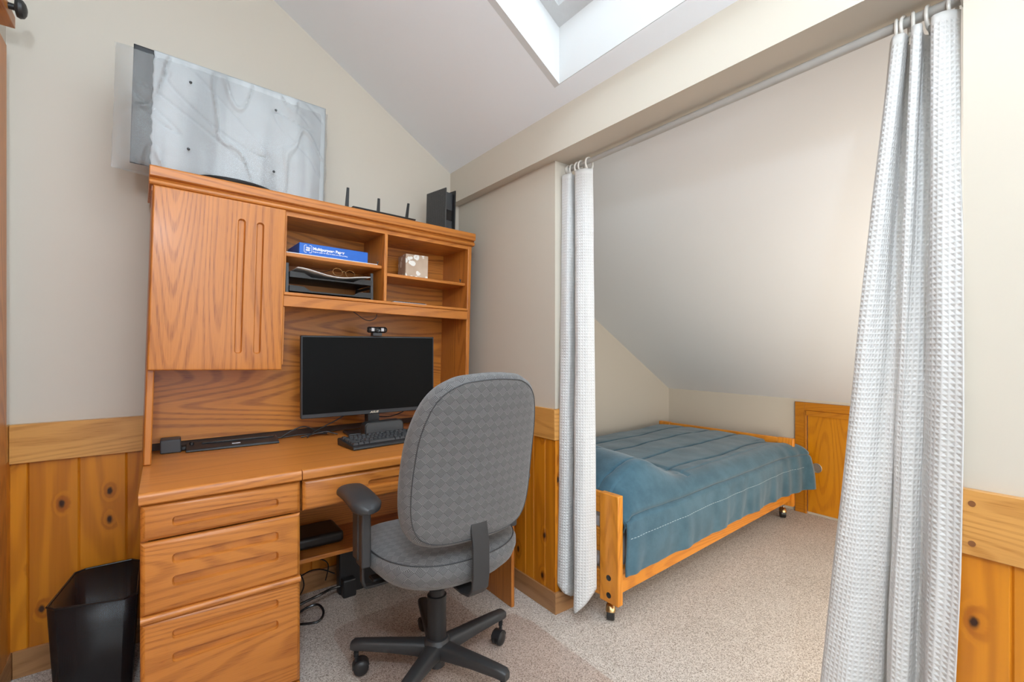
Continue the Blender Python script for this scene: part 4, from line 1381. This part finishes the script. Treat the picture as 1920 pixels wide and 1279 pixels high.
# comforter: a quilted sheet draped over pillow and mattress
SEAMS = [.13, .34, .56, .78]
def comf(u, v):
    """u along the bed, v across: near hem -> top -> far side"""
    x = .040 + (BL - .04 + .055 - .040) * u
    L1, L2, L3 = .372, BWd - .02, .16
    s = v * (L1 + L2 + L3)
    ytop0 = .0
    top = .505
    nz = noise.noise(Vector((x * 3.0, s * 3.2, 0))) * .010 + noise.noise(Vector((x * 8.0, s * 8.0, 4))) * .004
    # pillow hump near the head end
    def hump(yy):
        a = max(0, 1 - abs(x - .28) / .33)
        a = a * a * (3 - 2 * a)
        c = max(0, min(1, (yy + .04) / .16)) * max(0, min(1, (BWd - .10 - yy) / .16))
        c = c * c * (3 - 2 * c)
        return .115 * a * c
    r = .085
    flat = .215     # hanging length below the rounded edge
    arc = r * PI / 2
    hang = L1 - arc
    if s < hang:                       # hanging part
        k = (hang - s) / hang
        z = top - r - (hang - s) * (.97 if x < 1.7 else .97)
        y = -.006 - .008 * math.sin(k * PI) - .022 * k * noise.noise(Vector((x * 6.5, s * .6, 2))) - .010 * k * noise.noise(Vector((x * 15, s * 1.2, 9)))
        y += nz * .6 - .004
        y = min(y, -.006) if .02 < x < BL - .02 else y
    elif s < hang + arc:
        a = (s - hang) / r
        y = r - r * math.cos(a) - .006 * math.cos(a)
        z = top - r + r * math.sin(a) + nz * .5
        z += hump(y) * math.sin(a)
    else:
        y = r + (s - hang - arc)
        z = top + nz
        crown = math.sin(max(0, min(1, y / BWd)) * PI) * .022
        z += crown + hump(y)
        yl = BWd + .01
        if y > yl - .08:
            e = y - (yl - .08)
            a = min(e / .08, PI / 2)
            z -= .08 * (1 - math.cos(a)) + max(0, e - .08 * PI / 2)
            y = yl - .08 + .08 * math.sin(a)
    # quilting seams pinch the surface
    for q in SEAMS:
        ss = hang + arc * .5 + q + .012 * math.sin(x * 7 + q * 20)
        d = abs(s - ss)
        z -= .017 * math.exp(-(d / .006) ** 2) * (1 if x > .12 else .4)
        z += .0035 * (1 - math.exp(-(d / .03) ** 2))
    # one seam along the upper side
    d = abs(s - (hang + .01)); y += .014 * math.exp(-(d / .009) ** 2)
    # cross seam beside the pillow
    d = abs(x - .62 - .02 * math.sin(s * 6))
    if s > hang + arc * .7 and s < hang + arc + .30: z -= .010 * math.exp(-(d / .012) ** 2)
    # head edge tucks down behind the end rails
    if x < .10:
        k = (.10 - x) / .06
        z -= .05 * min(1, k) ** 2 * (1 if s > hang else 0)
    # foot end: tucked inside the end board, outer corner spills past the post
    if x > BL - .12 and s >= hang + arc:
        k = min(1, (x - (BL - .12)) / .10)
        z -= .012 * k + (max(0, x - (BL - .05)) * .6)
        x = min(x, BL - .034)
    if x > BL - .30 and s < hang + arc + .10:
        k = min(1, (x - (BL - .30)) / .33)
        kk = max(0, 1 - s / (hang + arc + .10))
        y -= .075 * k * k * kk ** .5 + .016 * k * math.sin(x * 55) * kk
        z -= .03 * k * k * (1 - kk)
        x += .085 * k * k * min(1, kk * 2.0)
    return Vector((x, y, z)), (x, s)
o = grid(comf, 150, 330).build('comforter', M['denim'], None, origin=(0, 0, 0), smooth=0)
o.data.shade_smooth()
solidify(o, .007, 1.0)
o.location = bed.location; o.rotation_euler = bed.rotation_euler
tag(o, 'blue quilted comforter spread over the bed with a pillow hump at the near end', 'comforter')
# contrast stitching along the hem line
def onc(u, v, off=.004):
    p = comf(u, v)[0]
    return p + Vector((0, -off, 0))
b = MB()
vv = .165 / (.372 + BWd - .02 + .16)
for k in range(90):
    u0 = .01 + k / 90 * .965
    b.tube([onc(u0, vv, .0085), onc(u0 + .0065, vv, .0085)], .0012, 5)
b.build('hem_stitching', plain('pale_blue_thread', (.45, .55, .6), .8), o, local=True)

# ------------------------------------------------------------------ curtains
RX, RZ = 1.476, 1.982
rod = thing('curtain_rod', (RX, .9, RZ), 'white curtain rod spanning the alcove opening under the beam', 'curtain rod')
MB().cyl((RX, 1.558, RZ), (RX, .234, RZ), .0105, 20).build('pole', M['rod'], rod)
MB().cyl((RX, 1.20, RZ), (RX, .234, RZ), .0125, 20).build('outer_pole', M['rod'], rod)
for y0, y1 in ((1.5595, 1.545), (.2325, .247)):
    MB().cyl((RX, y0, RZ), (RX, y1, RZ), .020, 24).build('end_cap', M['ring'], rod, bevel=.003)


def curtain(name, label, P_top, P_bot, z_top, zbot_fn, nu=260, nv=120, tweak=None):
    """P(u) -> (x, y) plan curve at top and bottom"""
    import functools
    # arc length at bottom for uv
    N = 400
    acc = [0]
    prev = Vector(P_bot(0))
    for i in range(1, N + 1):
        c = Vector(P_bot(i / N))
        acc.append(acc[-1] + (c - prev).length)
        prev = c
    def alen(u):
        k = min(N - 1, int(u * N)); f_ = u * N - k
        return acc[k] + (acc[k + 1] - acc[k]) * f_
    def fn(u, v):
        t_ = v
        a = Vector(P_top(u)); c = Vector(P_bot(u))
        p = a.lerp(c, t_)
        zb = zbot_fn(u)
        z = z_top + (zb - z_top) * v
        if tweak: p = tweak(u, v, a, c, p)
        p.x += .004 * noise.noise(Vector((u * 12, z * 3, 1.0)))
        p.y += .004 * noise.noise(Vector((u * 12, z * 3, 8.0)))
        return Vector((p.x, p.y, z)), (alen(u), z)
    o = grid(fn, nu, nv).build(name, M['waffle'], None, origin=(RX, P_top(.5)[1], z_top), smooth=0)
    o.data.shade_smooth()
    return o


def poly(pts, n=14):
    sp_ = spline([(p[0], p[1], 0) for p in pts], n)
    # resample by arc length
    L = [0]
    for a, c in zip(sp_, sp_[1:]): L.append(L[-1] + (c - a).length)
    def f(u):
        d = u * L[-1]
        for i in range(len(L) - 1):
            if L[i + 1] >= d:
                k = (d - L[i]) / max(1e-9, L[i + 1] - L[i])
                q = sp_[i].lerp(sp_[i + 1], k)
                return (q.x, q.y)
        return (sp_[-1].x, sp_[-1].y)
    return f

# left curtain (far end of the rod): folds seen from the room
lt = poly([(1.452, 1.556), (1.430, 1.545), (1.440, 1.505), (1.495, 1.515), (1.500, 1.490), (1.447, 1.480), (1.438, 1.455), (1.452, 1.425), (1.482, 1.408)])
lb = poly([(1.452, 1.556), (1.400, 1.545), (1.415, 1.500), (1.50, 1.515), (1.51, 1.480), (1.425, 1.465), (1.412, 1.44), (1.44, 1.410), (1.495, 1.398)])
def zl(u):
    if u < .30: return .165 - .09 * u / .30
    if u < .60: return .07 + .02 * math.sin(u * 9)
    if u < .78: return .04
    return .04 + (u - .78) / .22 * .10
cl = curtain('curtain', None, lt, lb, 1.945, zl)
solidify(cl, .0016)
tag(cl, 'narrow gathered white waffle-weave curtain at the far end of the rod, beside the desk wall', 'curtain', 'waffle curtains')
# right curtain (near end): wider, spreading toward the floor
rtp = poly([(1.468, .378), (1.445, .365), (1.452, .342), (1.515, .352), (1.51, .335), (1.440, .330), (1.440, .312), (1.495, .318), (1.505, .295), (1.435, .292), (1.425, .275), (1.435, .258), (1.452, .244)])
rbt = poly([(1.462, .550), (1.420, .532), (1.400, .470), (1.445, .410), (1.490, .400), (1.44, .385), (1.395, .370), (1.390, .335), (1.445, .330), (1.430, .308), (1.378, .296), (1.374, .272), (1.372, .249)])
def rtweak(u, v, a, c, p):
    k = max(0, (u - .80) / .20) ** 1.5
    tx = min(1, v * 2.2) ** .8
    q = Vector((a[0] + (c[0] - a[0]) * tx, p.y))
    p = p.lerp(q, k)
    p.y -= k * .020 * math.sin(PI * min(1, v * 1.0)) ** 1.5
    return p
cr = curtain('curtain', None, rtp, rbt, 1.945, lambda u: .045 + .01 * math.sin(u * 20), nu=360, nv=160, tweak=rtweak)
solidify(cr, .0016)
tag(cr, 'wide white waffle-weave curtain hanging to the floor at the near right end of the rod', 'curtain', 'waffle curtains')


def ring(y, cur, tiltz, lab):
    t = thing('curtain_ring', (RX, y, RZ), lab, 'curtain ring', (0, 0, R(tiltz)), 'curtain rings')
    rr = .0245
    MB().tube([(rr * math.cos(a), 0, -.012 + rr * math.sin(a) * 1.08) for a in [2 * PI * k / 28 for k in range(28)]], .0040, 8, closed=True).build('hoop', M['ring'], t, local=True)
    MB().tube([(-.004 + .0105 * math.cos(a), -.004, -.045 + .0105 * math.sin(a)) for a in [2 * PI * k / 20 for k in range(20)]], .0024, 8, closed=True).build('grommet', M['steel'], t, local=True)
for y, tz, lab in ((1.525, 12, 'white ring of the far curtain, nearest the wall end'), (1.485, -10, 'white ring at the middle of the far curtain'), (1.470, 8, 'white ring touching its neighbour over the far curtain'), (1.425, 5, 'white ring at the free edge of the far curtain'),
                   (.366, 10, 'white ring at the free edge of the near curtain'), (.350, -6, 'glossy white ring holding the near curtain, second from its edge'), (.335, 14, 'white ring of the near curtain, third from its edge'), (.305, 0, 'white ring above the bunched folds of the near curtain'), (.262, -8, 'white ring of the near curtain closest to the right wall')):
    ring(y, None, tz, lab)
